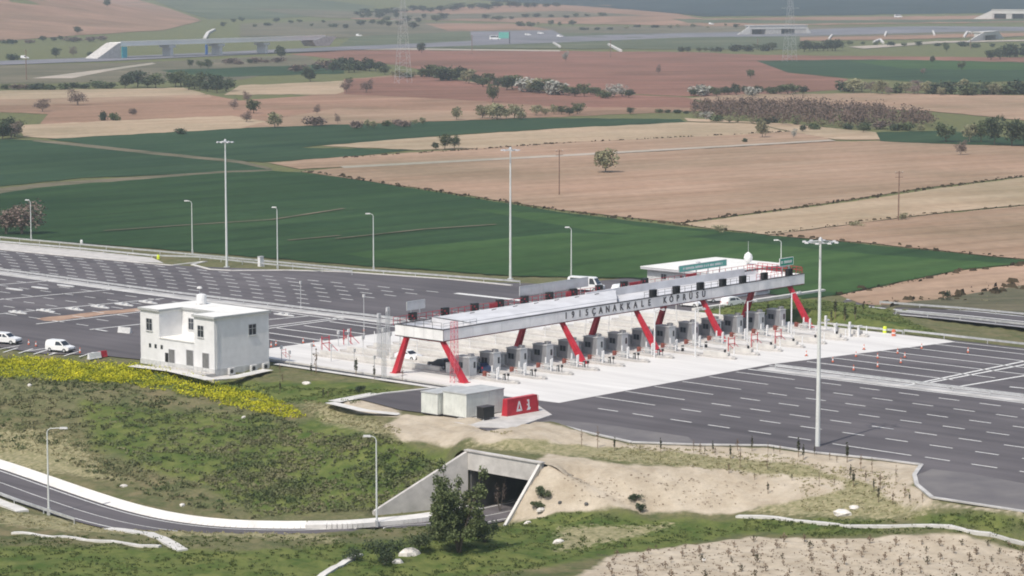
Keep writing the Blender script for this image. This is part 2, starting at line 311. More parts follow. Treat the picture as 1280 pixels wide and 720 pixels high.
# ------------------------------------------------------------------ mesh building
class MB:
    def __init__(s): s.v = []; s.f = []; s.mi = []; s.cur = 0
    def add(s, vs, fs):
        o = len(s.v); s.v += [tuple(float(c) for c in p) for p in vs]; s.f += [tuple(i + o for i in f) for f in fs]; s.mi += [s.cur] * len(fs); return s
    def box(s, x0, x1, y0, y1, z0, z1, tx=0, ty=0):
        return s.add([(x0, y0, z0), (x1, y0, z0), (x1, y1, z0), (x0, y1, z0), (x0 + tx, y0 + ty, z1), (x1 - tx, y0 + ty, z1), (x1 - tx, y1 - ty, z1), (x0 + tx, y1 - ty, z1)],
                     [(3, 2, 1, 0), (4, 5, 6, 7), (0, 1, 5, 4), (1, 2, 6, 5), (2, 3, 7, 6), (3, 0, 4, 7)])
    def tube(s, p, q, r0, r1=None, n=8, cap=True):
        r1 = r0 if r1 is None else r1; p = Vector([float(c) for c in p]); q = Vector([float(c) for c in q]); d = (q - p).normalized()
        e = d.orthogonal().normalized(); g = d.cross(e); vs = []
        for c, r in ((p, r0), (q, r1)):
            for i in range(n):
                a = 2 * math.pi * i / n; vs.append(tuple(c + e * math.cos(a) * r + g * math.sin(a) * r))
        fs = [(i, (i + 1) % n, n + (i + 1) % n, n + i) for i in range(n)]
        if cap: fs += [tuple(range(n - 1, -1, -1)), tuple(range(n, 2 * n))]
        return s.add(vs, fs)
    def beam(s, p, q, w, h, up=(0, 0, 1)):     # rectangular bar
        p = Vector([float(c) for c in p]); q = Vector([float(c) for c in q]); d = (q - p).normalized(); x = d.cross(Vector(up))
        x = x.normalized() if x.length > 1e-4 else Vector((1, 0, 0)); z = x.cross(d); vs = []
        for c in (p, q):
            for a, b in ((-1, -1), (1, -1), (1, 1), (-1, 1)): vs.append(tuple(c + x * a * w / 2 + z * b * h / 2))
        return s.add(vs, [(0, 1, 2, 3), (7, 6, 5, 4), (0, 4, 5, 1), (1, 5, 6, 2), (2, 6, 7, 3), (3, 7, 4, 0)])
    def quad(s, a, b, c, d): return s.add([a, b, c, d], [(0, 1, 2, 3)])
    def prism(s, pts, y0, y1, in0=0.0):        # side profile (x, z) extruded along y
        n = len(pts); vs = [(x, y0, z) for x, z in pts] + [(x, y1, z) for x, z in pts]
        return s.add(vs, [tuple(range(n)), tuple(range(2 * n - 1, n - 1, -1))] + [(i, n + i, n + (i + 1) % n, (i + 1) % n) for i in range(n)])
    def flat(s, pts, z0, z1):                  # plan polygon extruded in z
        n = len(pts); vs = [(p[0], p[1], z0) for p in pts] + [(p[0], p[1], z1) for p in pts]
        return s.add(vs, [tuple(range(n - 1, -1, -1)), tuple(range(n, 2 * n))] + [(i, (i + 1) % n, n + (i + 1) % n, n + i) for i in range(n)])
    def lathe(s, prof, n=10, c=(0, 0)):
        vs = [(c[0] + r * math.cos(2 * math.pi * i / n), c[1] + r * math.sin(2 * math.pi * i / n), z) for r, z in prof for i in range(n)]
        fs = [(k * n + i, k * n + (i + 1) % n, (k + 1) * n + (i + 1) % n, (k + 1) * n + i) for k in range(len(prof) - 1) for i in range(n)]
        return s.add(vs, fs + [tuple(range(n - 1, -1, -1)), tuple(range((len(prof) - 1) * n, len(prof) * n))])
    def mesh(s, name, m):
        me = bpy.data.meshes.new(name); me.from_pydata(s.v, [], s.f)
        for k in (m if isinstance(m, (list, tuple)) else [m]): me.materials.append(k)
        if any(s.mi): me.polygons.foreach_set('material_index', s.mi)
        me.update(); return me
    def build(s, name, m, parent=None, loc=None, rz=None):
        o = bpy.data.objects.new(name, s.mesh(name, m)); COL.objects.link(o)
        if parent: o.parent = parent
        if loc is not None: o.location = [float(c) for c in loc]
        if rz is not None: o.rotation_euler = (0, 0, rz)
        return o
def np_obj(name, V, Fq, m, attr=None, smooth=False, parent=None):
    me = bpy.data.meshes.new(name); V = np.asarray(V, np.float32); Fq = np.asarray(Fq, np.int32); k = Fq.shape[1]
    me.vertices.add(len(V)); me.vertices.foreach_set('co', V.ravel())
    me.loops.add(Fq.size); me.loops.foreach_set('vertex_index', Fq.ravel())
    me.polygons.add(len(Fq)); me.polygons.foreach_set('loop_start', np.arange(0, Fq.size, k, dtype=np.int32))
    me.polygons.foreach_set('loop_total', np.full(len(Fq), k, np.int32))
    if smooth: me.polygons.foreach_set('use_smooth', np.ones(len(Fq), bool))
    me.materials.append(m); me.update(calc_edges=True)
    if attr is not None:
        a = me.color_attributes.new('cover', 'FLOAT_COLOR', 'POINT'); a.data.foreach_set('color', np.asarray(attr, np.float32).ravel())
    o = bpy.data.objects.new(name, me); COL.objects.link(o)
    if parent: o.parent = parent
    return o
def tag(o, label=None, cat=None, group=None, kind=None):
    if label: o['label'] = label
    if cat: o['category'] = cat
    if group: o['group'] = group
    if kind: o['kind'] = kind
    return o
def thing(name, label, cat, loc, rz=0.0, group=None, scale=None):
    o = bpy.data.objects.new(name, None); COL.objects.link(o); o.location = [float(c) for c in loc]; o.rotation_euler = (0, 0, rz)
    o.empty_display_size = .3
    if scale: o.scale = scale if isinstance(scale, tuple) else (scale,) * 3
    return tag(o, label, cat, group)
def copy_tree(o, parent=None):
    c = o.copy(); COL.objects.link(c); c.parent = parent
    for ch in list(KIDS.get(o.name, [])) or [k for k in o.children]: copy_tree(ch, c)
    return c
KIDS = {}
class Proto:
    """first use places the original, later uses copy it with all its parts"""
    def __init__(s, make): s.make = make; s.o = None
    def put(s, loc, rz=0.0, label=None, group=None, scale=1.0, cat=None):
        if s.o is None: o = s.o = s.make()
        else: o = copy_tree(s.o)
        o.location = [float(c) for c in loc]; o.rotation_euler = (0, 0, rz); o.scale = scale if isinstance(scale, tuple) else (scale,) * 3
        if label: o['label'] = label
        if group: o['group'] = group
        if cat: o['category'] = cat
        return o
ORD = ['first', 'second', 'third', 'fourth', 'fifth', 'sixth', 'seventh', 'eighth', 'ninth', 'tenth', 'eleventh', 'twelfth', 'thirteenth', 'fourteenth', 'fifteenth',
       'sixteenth', 'seventeenth', 'eighteenth', 'nineteenth', 'twentieth', 'twenty-first', 'twenty-second', 'twenty-third', 'twenty-fourth', 'twenty-fifth', 'twenty-sixth',
       'twenty-seventh', 'twenty-eighth', 'twenty-ninth', 'thirtieth', 'thirty-first', 'thirty-second', 'thirty-third', 'thirty-fourth', 'thirty-fifth', 'thirty-sixth']
def nth(i): return ORD[min(i, len(ORD) - 1)]

def sheet(name, pts, z, m, kind='structure', zf=None):
    """flat polygon (world XY) at height z, triangulated"""
    import mathutils.geometry as mg
    p = [Vector((float(q[0]), float(q[1]), 0)) for q in pts]
    tr = mg.tessellate_polygon([p]); b = MB()
    b.add([(q.x, q.y, z if zf is None else zf(q.x, q.y)) for q in p], [tuple(t) for t in tr])
    o = b.build(name, m)
    if sum(pl.normal.z for pl in o.data.polygons) < 0: o.data.flip_normals()
    return tag(o, kind=kind)
def strip(b, P, w, z=0.0, zz=None):
    """a ribbon of width w along world points P"""
    P = [np.array(p[:2], float) for p in P]; L_ = []; R_ = []
    for i in range(len(P)):
        d = P[min(i + 1, len(P) - 1)] - P[max(i - 1, 0)]; d /= (np.linalg.norm(d) + 1e-9); n = np.array([-d[1], d[0]])
        L_.append(P[i] + n * w / 2); R_.append(P[i] - n * w / 2)
    f = (lambda q: z) if zz is None else (lambda q: hz(q[0], q[1]) + zz)
    vs = [(q[0], q[1], f(q)) for q in L_] + [(q[0], q[1], f(q)) for q in R_]; n = len(P)
    b.add(vs, [(n + i, n + i + 1, i + 1, i) for i in range(n - 1)])
def dens(P, step):
    out = [np.array(P[0], float)]
    for a, c in zip(P[:-1], P[1:]):
        a = np.array(a, float); c = np.array(c, float); k = max(1, int(np.linalg.norm(c[:2] - a[:2]) / step))
        out += [a + (c - a) * i / k for i in range(1, k + 1)]
    return out
def smooth_line(P, step=2.0, it=3):
    P = [np.array(p, float) for p in P]
    for _ in range(it):
        Q = [P[0]]
        for a, c in zip(P[:-1], P[1:]): Q += [a * .75 + c * .25, a * .25 + c * .75]
        Q.append(P[-1]); P = Q
    return dens(P, step)

# ------------------------------------------------------------------ the ground sheet
def soft(pxpoly, w=2.5, uvpoly=False):
    P = [G(*p)[:2] for p in pxpoly]
    return P, w
SANDS = [soft(p) for p in [
    [(478, 533), (500, 520), (560, 520), (640, 524), (690, 533), (735, 543), (700, 553), (600, 556), (540, 553), (500, 550)],
    [(686, 574), (760, 578), (850, 583), (950, 592), (1050, 600), (1055, 612), (940, 638), (870, 640), (830, 641), (700, 640), (655, 650), (636, 656)],
    [(640, 532), (735, 542), (790, 555), (960, 560), (1150, 582), (1140, 605), (1170, 628), (1290, 645), (1290, 652), (1150, 634), (1090, 606), (1000, 580), (880, 569), (740, 558), (690, 553)],
    [(690, 735), (735, 712), (765, 694), (850, 682), (940, 670), (1050, 674), (1290, 690), (1340, 740)],
    [(425, 505), (470, 497), (500, 514), (500, 522), (470, 520)]]]
LUSH = [soft(p, 6) for p in [
    [(-60, 455), (178, 462), (270, 476), (480, 478), (520, 492), (440, 505), (300, 500), (150, 478), (-60, 470)],
    [(400, 520), (480, 545), (560, 562), (555, 600), (470, 640), (330, 645), (240, 600), (300, 545)],
    [(100, 500), (330, 520), (400, 560), (300, 620), (200, 590), (120, 560)],
    [(640, 655), (800, 645), (930, 648), (1100, 650), (1100, 668), (930, 668), (800, 690), (700, 705), (560, 725), (-60, 735), (-60, 680), (300, 690), (560, 670)],
    [(1150, 645), (1290, 655), (1290, 670), (1150, 662)],
    [(850, 386), (1000, 372), (1100, 382), (1180, 420), (1080, 412), (900, 398)]]]
DRYS = [soft(p, 5) for p in [
    [(600, 540), (740, 552), (960, 566), (1120, 590), (1150, 630), (1000, 600), (850, 582), (690, 574), (590, 558)],
    [(1000, 600), (1100, 600), (1160, 640), (1050, 645), (940, 640)],
    [(0, 640), (200, 652), (400, 668), (420, 676), (200, 668), (0, 655)],
    [(700, 660), (840, 655), (700, 690)],
    [(420, 510), (480, 530), (500, 552), (420, 530), (380, 505)],
    [(-60, 530), (60, 540), (160, 600), (60, 590), (-60, 560)],
    [(1100, 382), (1290, 355), (1290, 395)]]]
def cover(x, y):
    out = np.zeros((len(x), 4), np.float32); out[:, 3] = 1
    near = (y > 200) & (y < 560)
    for ch, lst in ((0, SANDS), (1, LUSH), (2, DRYS)):
        v = np.zeros(near.sum())
        for poly, w in lst: v = np.maximum(v, sstep(w, -w, sdist(poly, x[near], y[near])))
        out[near, ch] = v
    far = ~near; out[far, 1] = .45
    out[far & (y < 220), 1] = .7
    return out
CUL = dict(u0=-36.0, u1=24.0, v0=-48.7, v1=-36.0)
def build_ground():
    ys = np.concatenate([np.linspace(2, 225, 40), np.arange(225.8, 400, .75), np.geomspace(400, 8300, 520)[1:]])
    an = np.concatenate([np.linspace(-30, -13, 20), np.linspace(-12.7, 12.7, 400), np.linspace(13, 30, 20)])
    tn = np.tan(np.radians(an)); Y, T = np.meshgrid(ys, tn, indexing='ij'); X = T * (Y + 25)
    x, y = X.ravel(), Y.ravel(); z = height(x, y); nr, nc = X.shape
    i = np.arange(nr - 1)[:, None] * nc + np.arange(nc - 1)[None]
    i = i.ravel(); q = np.stack([i, i + 1, i + nc + 1, i + nc], 1)
    cx = x[q].mean(1) - O[0]; cy = y[q].mean(1) - O[1]
    u = cx * A[0] + cy * A[1]; v = cx * B[0] + cy * B[1]
    hole = (u > CUL['u0'] - .3) & (u < CUL['u1']) & (v > CUL['v0'] - .4) & (v < CUL['v1'] + .4)
    q = q[~hole]
    o = np_obj('ground', np.stack([x, y, z], 1), q, GROUND, attr=cover(x, y), smooth=True)
    return tag(o, kind='structure')
build_ground()
# soil lying on the culvert roof, up to the edge of the asphalt
us = np.linspace(-35.9, -10, 40); vs_ = np.linspace(CUL['v0'] - 3.6, CUL['v1'] + 3.6, 24); V = []
for u in us:
    for v in vs_:
        p = W(u, v); g_ = hz(p[0], p[1]); d_ = max(CUL['v0'] - .8 - v, v - CUL['v1'] - .8, 0); f_ = min(1, d_ / 2.6); f_ = f_ * f_ * (3 - 2 * f_)
        h = max(-.42, g_) * (1 - f_) + (g_ - .02) * f_ if u > -35.4 or f_ > .5 else -.40 * (1 - f_) + (g_ - .02) * f_
        V.append((p[0], p[1], h + .012))
V = np.array(V); i = (np.arange(39)[:, None] * 24 + np.arange(23)[None]).ravel()
tag(np_obj('soil', V, np.stack([i, i + 24, i + 25, i + 1], 1), GROUND, attr=cover(V[:, 0], V[:, 1]), smooth=True), kind='structure')

# ------------------------------------------------------------------ asphalt, toll slab, kerbs, markings
sheet('asphalt_plaza', ASPH, 0.0, ASPHM)
slab_uv = [(-3.0, 45.8), (84, 45.8), (84, 26.5), (84, -24), (83, -26.8), (44, -20.5), (-3.3, -21.4), (-4.5, -10), (-3.0, -3)]
sheet('toll_slab', [W(*p) for p in slab_uv], .005, SLABM)
b = MB(); mid = [W(39.5, 400), W(38.6, 160), W(37.4, 109), W(38.8, 66), W(40.2, 48)]
strip(b, mid, 3.4, .006); mid2 = [W(40.4, -22), W(41.4, -66), W(41.5, -190)]; strip(b, mid2, 3.4, .006)
tag(b.build('median_strip', KERB), kind='structure')
# sandy apron, pad below the red container
b = MB(); pad = [P0(*p) for p in [(560, 527), (610, 512), (672, 507), (690, 519), (640, 536), (598, 534)]]
b.flat(pad, -.1, .09); tag(b.build('container_pad', CONC), kind='structure')
def kerbline(name, pts, w=.35, h=.14, m=KERB, dense=4):
    b = MB(); P = dens(pts, dense)
    for a, c in zip(P[:-1], P[1:]): b.beam((a[0], a[1], h / 2 - .02), (c[0], c[1], h / 2 - .02), w, h + .04)
    return tag(b.build(name, m), kind='structure')
PX = lambda *l: [P0(*p) for p in l]
kerbline('kerb', PX((1290, 641), (1165, 622), (1146, 606), (1143, 594), (1152, 581), (1090, 573), (1020, 566), (960, 557), (870, 556), (790, 553), (735, 541), (700, 532), (655, 533)), .5, .12)
kerbline('kerb', PX((440, 499), (480, 492), (545, 485)), .5, .12, CONCW)
kerbline('kerb', [W(60, 400), W(64, 199), W(68.4, 152.5), *PX((215, 332), (258, 327), (240, 331), (262, 337), (290, 338.5), (360, 338), (430, 340), (560, 349), (640, 357))], .6, .15, CONCW)
kerbline('kerb', [W(-3.2, -1), W(-3.2, 47)], .35, .2, CONCW)
kerbline('kerb', [W(84.4, 27), W(122, 27.4)], .9, .5, CONCW)
# dark drainage channel along the slab's left side and pale footway
b = MB(); strip(b, [W(-4.1, -2), W(-4.1, 40)], .9, .01); tag(b.build('drain_channel', DARK), kind='structure')
b = MB(); strip(b, [W(-5.2, -3), W(-5.4, 33)], 1.2, .015); strip(b, PX((335, 462), (290, 472), (262, 474), (215, 463), (165, 457)), 2.0, .02)
strip(b, PX((412, 503), (455, 513), (500, 518)), 1.6, .02); tag(b.build('footway', CONCW), kind='structure')
b = MB(); strip(b, PX((417, 502), (470, 492)), 2.2, .03); tag(b.build('footway', CONCW), kind='structure')
sheet('worn_asphalt', PX((1146, 594), (1165, 586), (1215, 592), (1290, 606), (1290, 639), (1166, 621), (1147, 606)), .006, mat('worn_asphalt', (.112, .104, .112), .85, 0, .12, coord='World', c2=(.18, .168, .165), detail=7))
sheet('worn_asphalt', PX((655, 532), (690, 524), (760, 531), (860, 546), (870, 555), (790, 552), (735, 540), (700, 531)), .006, MATS['worn_asphalt'])
mk = MB(); ZM = .011
def dash(u, v, ln=3.3, w=.28, du=0.0): strip(mk, [W(u + du, v + ln / 2), W(u - du, v - ln / 2)], w, ZM)
for k in range(0, 24):
    for i, u in enumerate((4, 10.3, 16.5, 22.5, 28.7, 34.9)):
        dash(u, -38.2 - 6.5 * k)
for v in (-30.0, -36, -42.4, -48.6, -55.1, -61.3, -81.5, -88, -94.5, -101): dash(-3.2, v, 3.5)
dash(-3.4, -72.2, 11.5)
for u in (4, 10.2, 16.3, 22.4, 28.5, 34.6): strip(mk, [W(u, -21.5), W(u, -32)], .26, ZM)
sheet('gravel_verge', PX((-70, 296), (0, 303.5), (100, 312.5), (190, 322), (205, 329), (150, 326), (0, 311.5), (-70, 304)), .03, CONC)
for k in range(-1, 50):
    for i in range(0, 7):
        v = 89.7 + 5.75 * k + (-.75) * i
        if v < 50: continue
        p = max(3.2, 4.3 + (100 - v) * .012); u = 45.9 + (100 - v) * .03 * (v > 60) + i * p
        lim = 69.5 if v > 150 else 71.5 + (142 - v) * .42
        if u < 41.8 or u > min(lim, 88) - 1.5: continue
        dash(u, v, 3.1, .34)
for k in range(7): strip(mk, [W(46.5 + 4.8 * k, 46.5), W(46.5 + 4.75 * k, 57)], .26, ZM)
def mline(p, q, w=.3): strip(mk, PX(p, q), w, ZM)
# left near half: cross lines, lane lines
for p, q in [((-40, 378), (143, 361.5)), ((-40, 396), (205, 373)), ((-40, 358.5), (62, 351)), ((45, 405), (182, 389)), ((112, 412), (182, 404.5)), ((116, 411), (134, 414)), ((330, 400), (385, 395)), ((332, 411), (430, 398)), ((334, 408), (428, 396.5))]: mline(p, q, .45)
for p, q in [((335, 424), (378, 430.5)), ((336, 416), (405, 426)), ((346, 410), (432, 421)), ((380, 407), (456, 417.5)), ((412, 402), (478, 411)), ((445, 399), (490, 405))]: mline(p, q, .4)
for u in (2, 8, 14, 20, 26, 32):
    for k in range(0, 16): 
        v = 88 + 6.5 * k + .4 * u
        if v > 86: dash(u, v, 3.2)
strip(mk, [W(35.4, 47), W(35.6, 110), W(36.4, 160), W(37.5, 390)], .4, ZM); strip(mk, [W(42.2, 47), W(41.4, 160), W(41.8, 390)], .35, ZM)
# right far half: long lane lines and the oblique double lines
for k, u in enumerate((44.2, 50, 55.6, 61.3, 66.8, 72.6, 78.6)):
    strip(mk, [W(u, -22.4 - .045 * (u - 44)), W(u - .2, -29 - 3.4 * k + (0 if k < 5 else 0) - 16)], .34, ZM)
strip(mk, [W(82.6, -26), W(82.6, -190)], .3, ZM)
for p, q in [((1132, 482), (1290, 449.5)), ((1163, 478), (1290, 454)), ((1188, 485), (1290, 468)), ((1262, 483.5), (1300, 487.5))]: mline(p, q, .5)
for p, q in [((700, 472), (700, 472))]: pass
strip(mk, [W(38.0, -21), W(39.1, -66), W(39.2, -190)], .4, ZM); strip(mk, [W(43.0, -21), W(43.6, -66), W(43.6, -190)], .35, ZM)
for x in (10, 45, 77):   # parking bays
    mline((x - 12, 436 + x * .07), (x + 14, 431 + x * .09), .3)
for i in range(6): mline((4 + 19 * i, 440.5 + 1.1 * i), (22 + 19 * i, 434.8 + 1.1 * i), .3)
strip(mk, PX((570, 366.5), (652, 375.5)), 1.5, ZM)
tag(mk.build('lane_markings', PAINT), kind='structure')
b = MB(); b.add([tuple(P0(*p, z=.008)) for p in [(45, 398.4), (60, 396), (82, 394.2), (105, 391.2), (130, 388.6), (150, 387.4), (178, 384.4), (179, 388), (150, 391.8), (132, 392.6), (112, 396.2), (90, 398.1), (70, 401.6), (55, 400.8)]], [tuple(range(14))])
tag(b.build('bare_earth_strip', mat('orange_earth', (.24, .15, .11), .9, 0, .35, coord='World', c2=(.42, .29, .21), detail=7)), kind='structure')

# ------------------------------------------------------------------ lower road through the underpass
rp = [P0(x, y, -7) for x, y in road_px] + [W(-52, -37.5, -7), W(-46, -41.2, -7), W(-40, -42.3, -7), W(-34, -42.4, -7), W(24, -42.4, -7)]
rp = smooth_line(rp, 2.0)
def lane(name, off, w, z, m, seg=None):
    b = MB(); P = []
    for i in range(len(rp)):
        d = rp[min(i + 1, len(rp) - 1)] - rp[max(i - 1, 0)]; d /= np.linalg.norm(d[:2]); P.append(rp[i] + np.array([-d[1], d[0], 0]) * off)
    if seg: P = P[int(seg[0] * len(P)):int(seg[1] * len(P))]
    L_ = []; strip(b, P, w, z); return b, P
b, _ = lane('lower_road', 0, 7.6, -6.9, ASPHM); tag(b.build('lower_road', ASPHM), kind='structure')
b = MB()
for off, z in ((3.2, 0), (-3.0, 0)):
    bb, _ = lane('', off, .2, -6.885, PAINT); b.add(bb.v, bb.f)
bb, _ = lane('', -.2, .14, -6.885, PAINT); b.add(bb.v, bb.f)
tag(b.build('lower_road_markings', PAINT), kind='structure')
# concrete verge (sloping ditch lining) on the far side and kerb on the near side
b = MB(); _, P = lane('', 4.9, 1, -6.9, KERB); P = [q for q in P if proj(q)[0] < 424 and (q - O) @ B > -32]
for a, c in zip(P[:-1], P[1:]):
    d = c - a; d /= np.linalg.norm(d[:2]); n = np.array([-d[1], d[0], 0])
    q = [a - n * 1.0 + [0, 0, .0], c - n * 1.0, c + n * .7 + [0, 0, .55], a + n * .7 + [0, 0, .55]]
    b.quad(*[(k[0], k[1], k[2] + .12) for k in q]); b.quad(*[(k[0], k[1], k[2] + .0) for k in (q[0], q[1], q[1] - [0, 0, .4], q[0] - [0, 0, .4])])
q_ = P[-1]; tag(b.build('drainage_ditch', VERGE), kind='structure')
P = smooth_line([q_ + [0, 0, .15], P0(430, 657.5, -6.75), P0(475, 654, -6.8), P0(520, 650, -6.8), P0(560, 644, -6.8), P0(592, 637, -6.8)], 2); b = MB()
for a, c in zip(P[:-1], P[1:]): b.beam((a[0], a[1], a[2] + .12), (c[0], c[1], c[2] + .12), 2.3, .6)
tag(b.build('drainage_ditch', VERGE), kind='structure')

# culvert portal
def culvert():
    t = thing('culvert', 'concrete underpass portal with splayed wing walls in the embankment below the plaza', 'underpass', W(-36, -42.4, -7), RZ)
    w = 5.6; L0, L1 = 0, 60; top = 6.75
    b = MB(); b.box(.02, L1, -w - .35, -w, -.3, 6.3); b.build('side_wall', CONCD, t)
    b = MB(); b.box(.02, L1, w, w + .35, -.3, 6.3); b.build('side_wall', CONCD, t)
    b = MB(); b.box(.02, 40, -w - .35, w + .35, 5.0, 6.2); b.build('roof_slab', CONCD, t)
    b = MB(); b.box(L1 - .3, L1, -w, w, -.3, 5.0); b.build('end_wall', CONCD, t)  # added wall closing the through passage so no light leaks in
    b = MB(); b.box(-.45, .0, -w - .62, w + .62, 4.5, top); b.box(-.62, .1, -w - .7, w + .7, top, top + .16); b.build('headwall', CONC, t)
    # wing walls: splay outwards and fall to the road
    def wing(s, ex, ey, z1):
        b = MB(); y0 = s * (w + .15); n = 8; th = .38
        for k in range(n):
            f0, f1 = k / n, (k + 1) / n
            x0, x1 = -.45 + (ex + .45) * f0, -.45 + (ex + .45) * f1; ya, yb = y0 + (ey - y0) * f0, y0 + (ey - y0) * f1
            za, zb = top + (z1 - top) * f0, top + (z1 - top) * f1; o = s * th
            b.add([(x0, ya, -.6), (x1, yb, -.6), (x1, yb + o, -.6), (x0, ya + o, -.6), (x0, ya, za), (x1, yb, zb), (x1, yb + o, zb), (x0, ya + o, za)],
                  [(3, 2, 1, 0), (4, 5, 6, 7), (0, 1, 5, 4), (1, 2, 6, 5), (2, 3, 7, 6), (3, 0, 4, 7)])
        return b
    L1_ = W(-36, -42.4)
    for s, px_, nm in ((1, (468, 638), 'l'), (-1, (628, 657), 'r')):
        e = P0(px_[0], px_[1], -6.4); d = e - L1_; ex, ey = float(d @ A), float(d @ B)
        wing(s, ex, ey, .5).build('wing_wall', CONC if s > 0 else CONCW, t)
    return t
culvert()
# pale drainage channels in the foreground
def channel(name, pts, w, m, lab, step=7.0, h=.16):
    P = smooth_line([G(*p) for p in pts], step, 2); b = MB()
    o = P[0]
    for a, c in zip(P[:-1], P[1:]):
        za, zc = hz(a[0], a[1]) + h, hz(c[0], c[1]) + h
        b.beam((a[0] - o[0], a[1] - o[1], za - .15 - o[2]), (c[0] - o[0], c[1] - o[1], zc - .15 - o[2]), w, .36)
    return tag(b.build(name, m, loc=o), lab, 'drainage channel')
channel('drainage_channel', [(922, 646), (1000, 652), (1100, 659), (1200, 665), (1300, 671)], .8, CONCW, 'long straight pale concrete channel crossing the grass at lower right')
channel('drainage_channel', [(16, 667), (70, 672), (130, 678), (200, 684)], .55, CONCW, 'thin pale concrete channel in the lower left grass')
channel('drainage_channel', [(135, 662), (175, 667), (205, 675), (222, 686), (228, 689)], 1.3, CONCW, 'wide curved white concrete chute beside the thin channel')
channel('drainage_channel', [(398, 724), (430, 704), (450, 694)], .8, CONCW, 'short pale concrete gutter at the bottom edge below the leafy tree')
channel('drainage_channel', [(-20, 622), (15, 634), (28, 640)], 1.6, CONCW, 'short white concrete gutter at the far left edge')

# ------------------------------------------------------------------ farmland beyond
def drape(name, pts, m, dz=.06, grid=None, kind='structure'):
    q = []
    for a, c in zip(pts, pts[1:] + pts[:1]):      # the land goes on beyond the photograph's sides
        q.append(a)
        if a[0] >= 1290 and c[0] >= 1290: q += [(1680, a[1]), (1680, c[1])]
        if a[0] <= -60 and c[0] <= -60: q += [(-420, a[1]), (-420, c[1])]
    pts = q
    if kind == 'structure' and name not in ('dirt_track', 'motorway'):
        q = []
        for a, c in zip(pts, pts[1:] + pts[:1]):
            k = max(1, int(abs(c[0] - a[0]) / 14))
            for i in range(k): q.append((a[0] + (c[0] - a[0]) * i / k, a[1] + (c[1] - a[1]) * i / k + (rng.uniform(-.45, .45) if i else 0)))
        pts = q
    P = [G(*p)[:2] for p in pts]
    far = max(p[1] for p in P)
    if far < 2250 and grid is None:
        return sheet(name, P, dz, m)
    import bmesh, mathutils.geometry as mg
    ys = [p[1] for p in P]; xs = [p[0] for p in P]
    st = grid or max(28, (max(ys) - min(ys)) / 40, (max(xs) - min(xs)) / 60)
    P = [tuple(q) for q in dens([np.append(p, 0) for p in P + [P[0]]], st)][:-1]
    pts_ = [Vector((p[0], p[1])) for p in P]; n = len(P); ed = [(i, (i + 1) % n) for i in range(n)]
    gx = np.arange(min(xs), max(xs), st); gy = np.arange(min(ys), max(ys), st); X, Y = np.meshgrid(gx, gy); X = X.ravel(); Y = Y.ravel()
    k = sdist([p[:2] for p in P], X, Y) < -st * .35
    pts_ += [Vector((float(a), float(b_))) for a, b_ in zip(X[k], Y[k])]
    r = mg.delaunay_2d_cdt(pts_, ed, [list(range(n))], 1, .01)
    vx = np.array([v.x for v in r[0]]); vy = np.array([v.y for v in r[0]]); z = height(vx, vy) + dz
    o = np_obj(name, np.stack([vx, vy, z], 1), np.array([list(f) for f in r[2]]), m, smooth=True)
    if sum(pl.normal.z for pl in o.data.polygons) < 0: o.data.flip_normals()
    return tag(o, kind=kind)
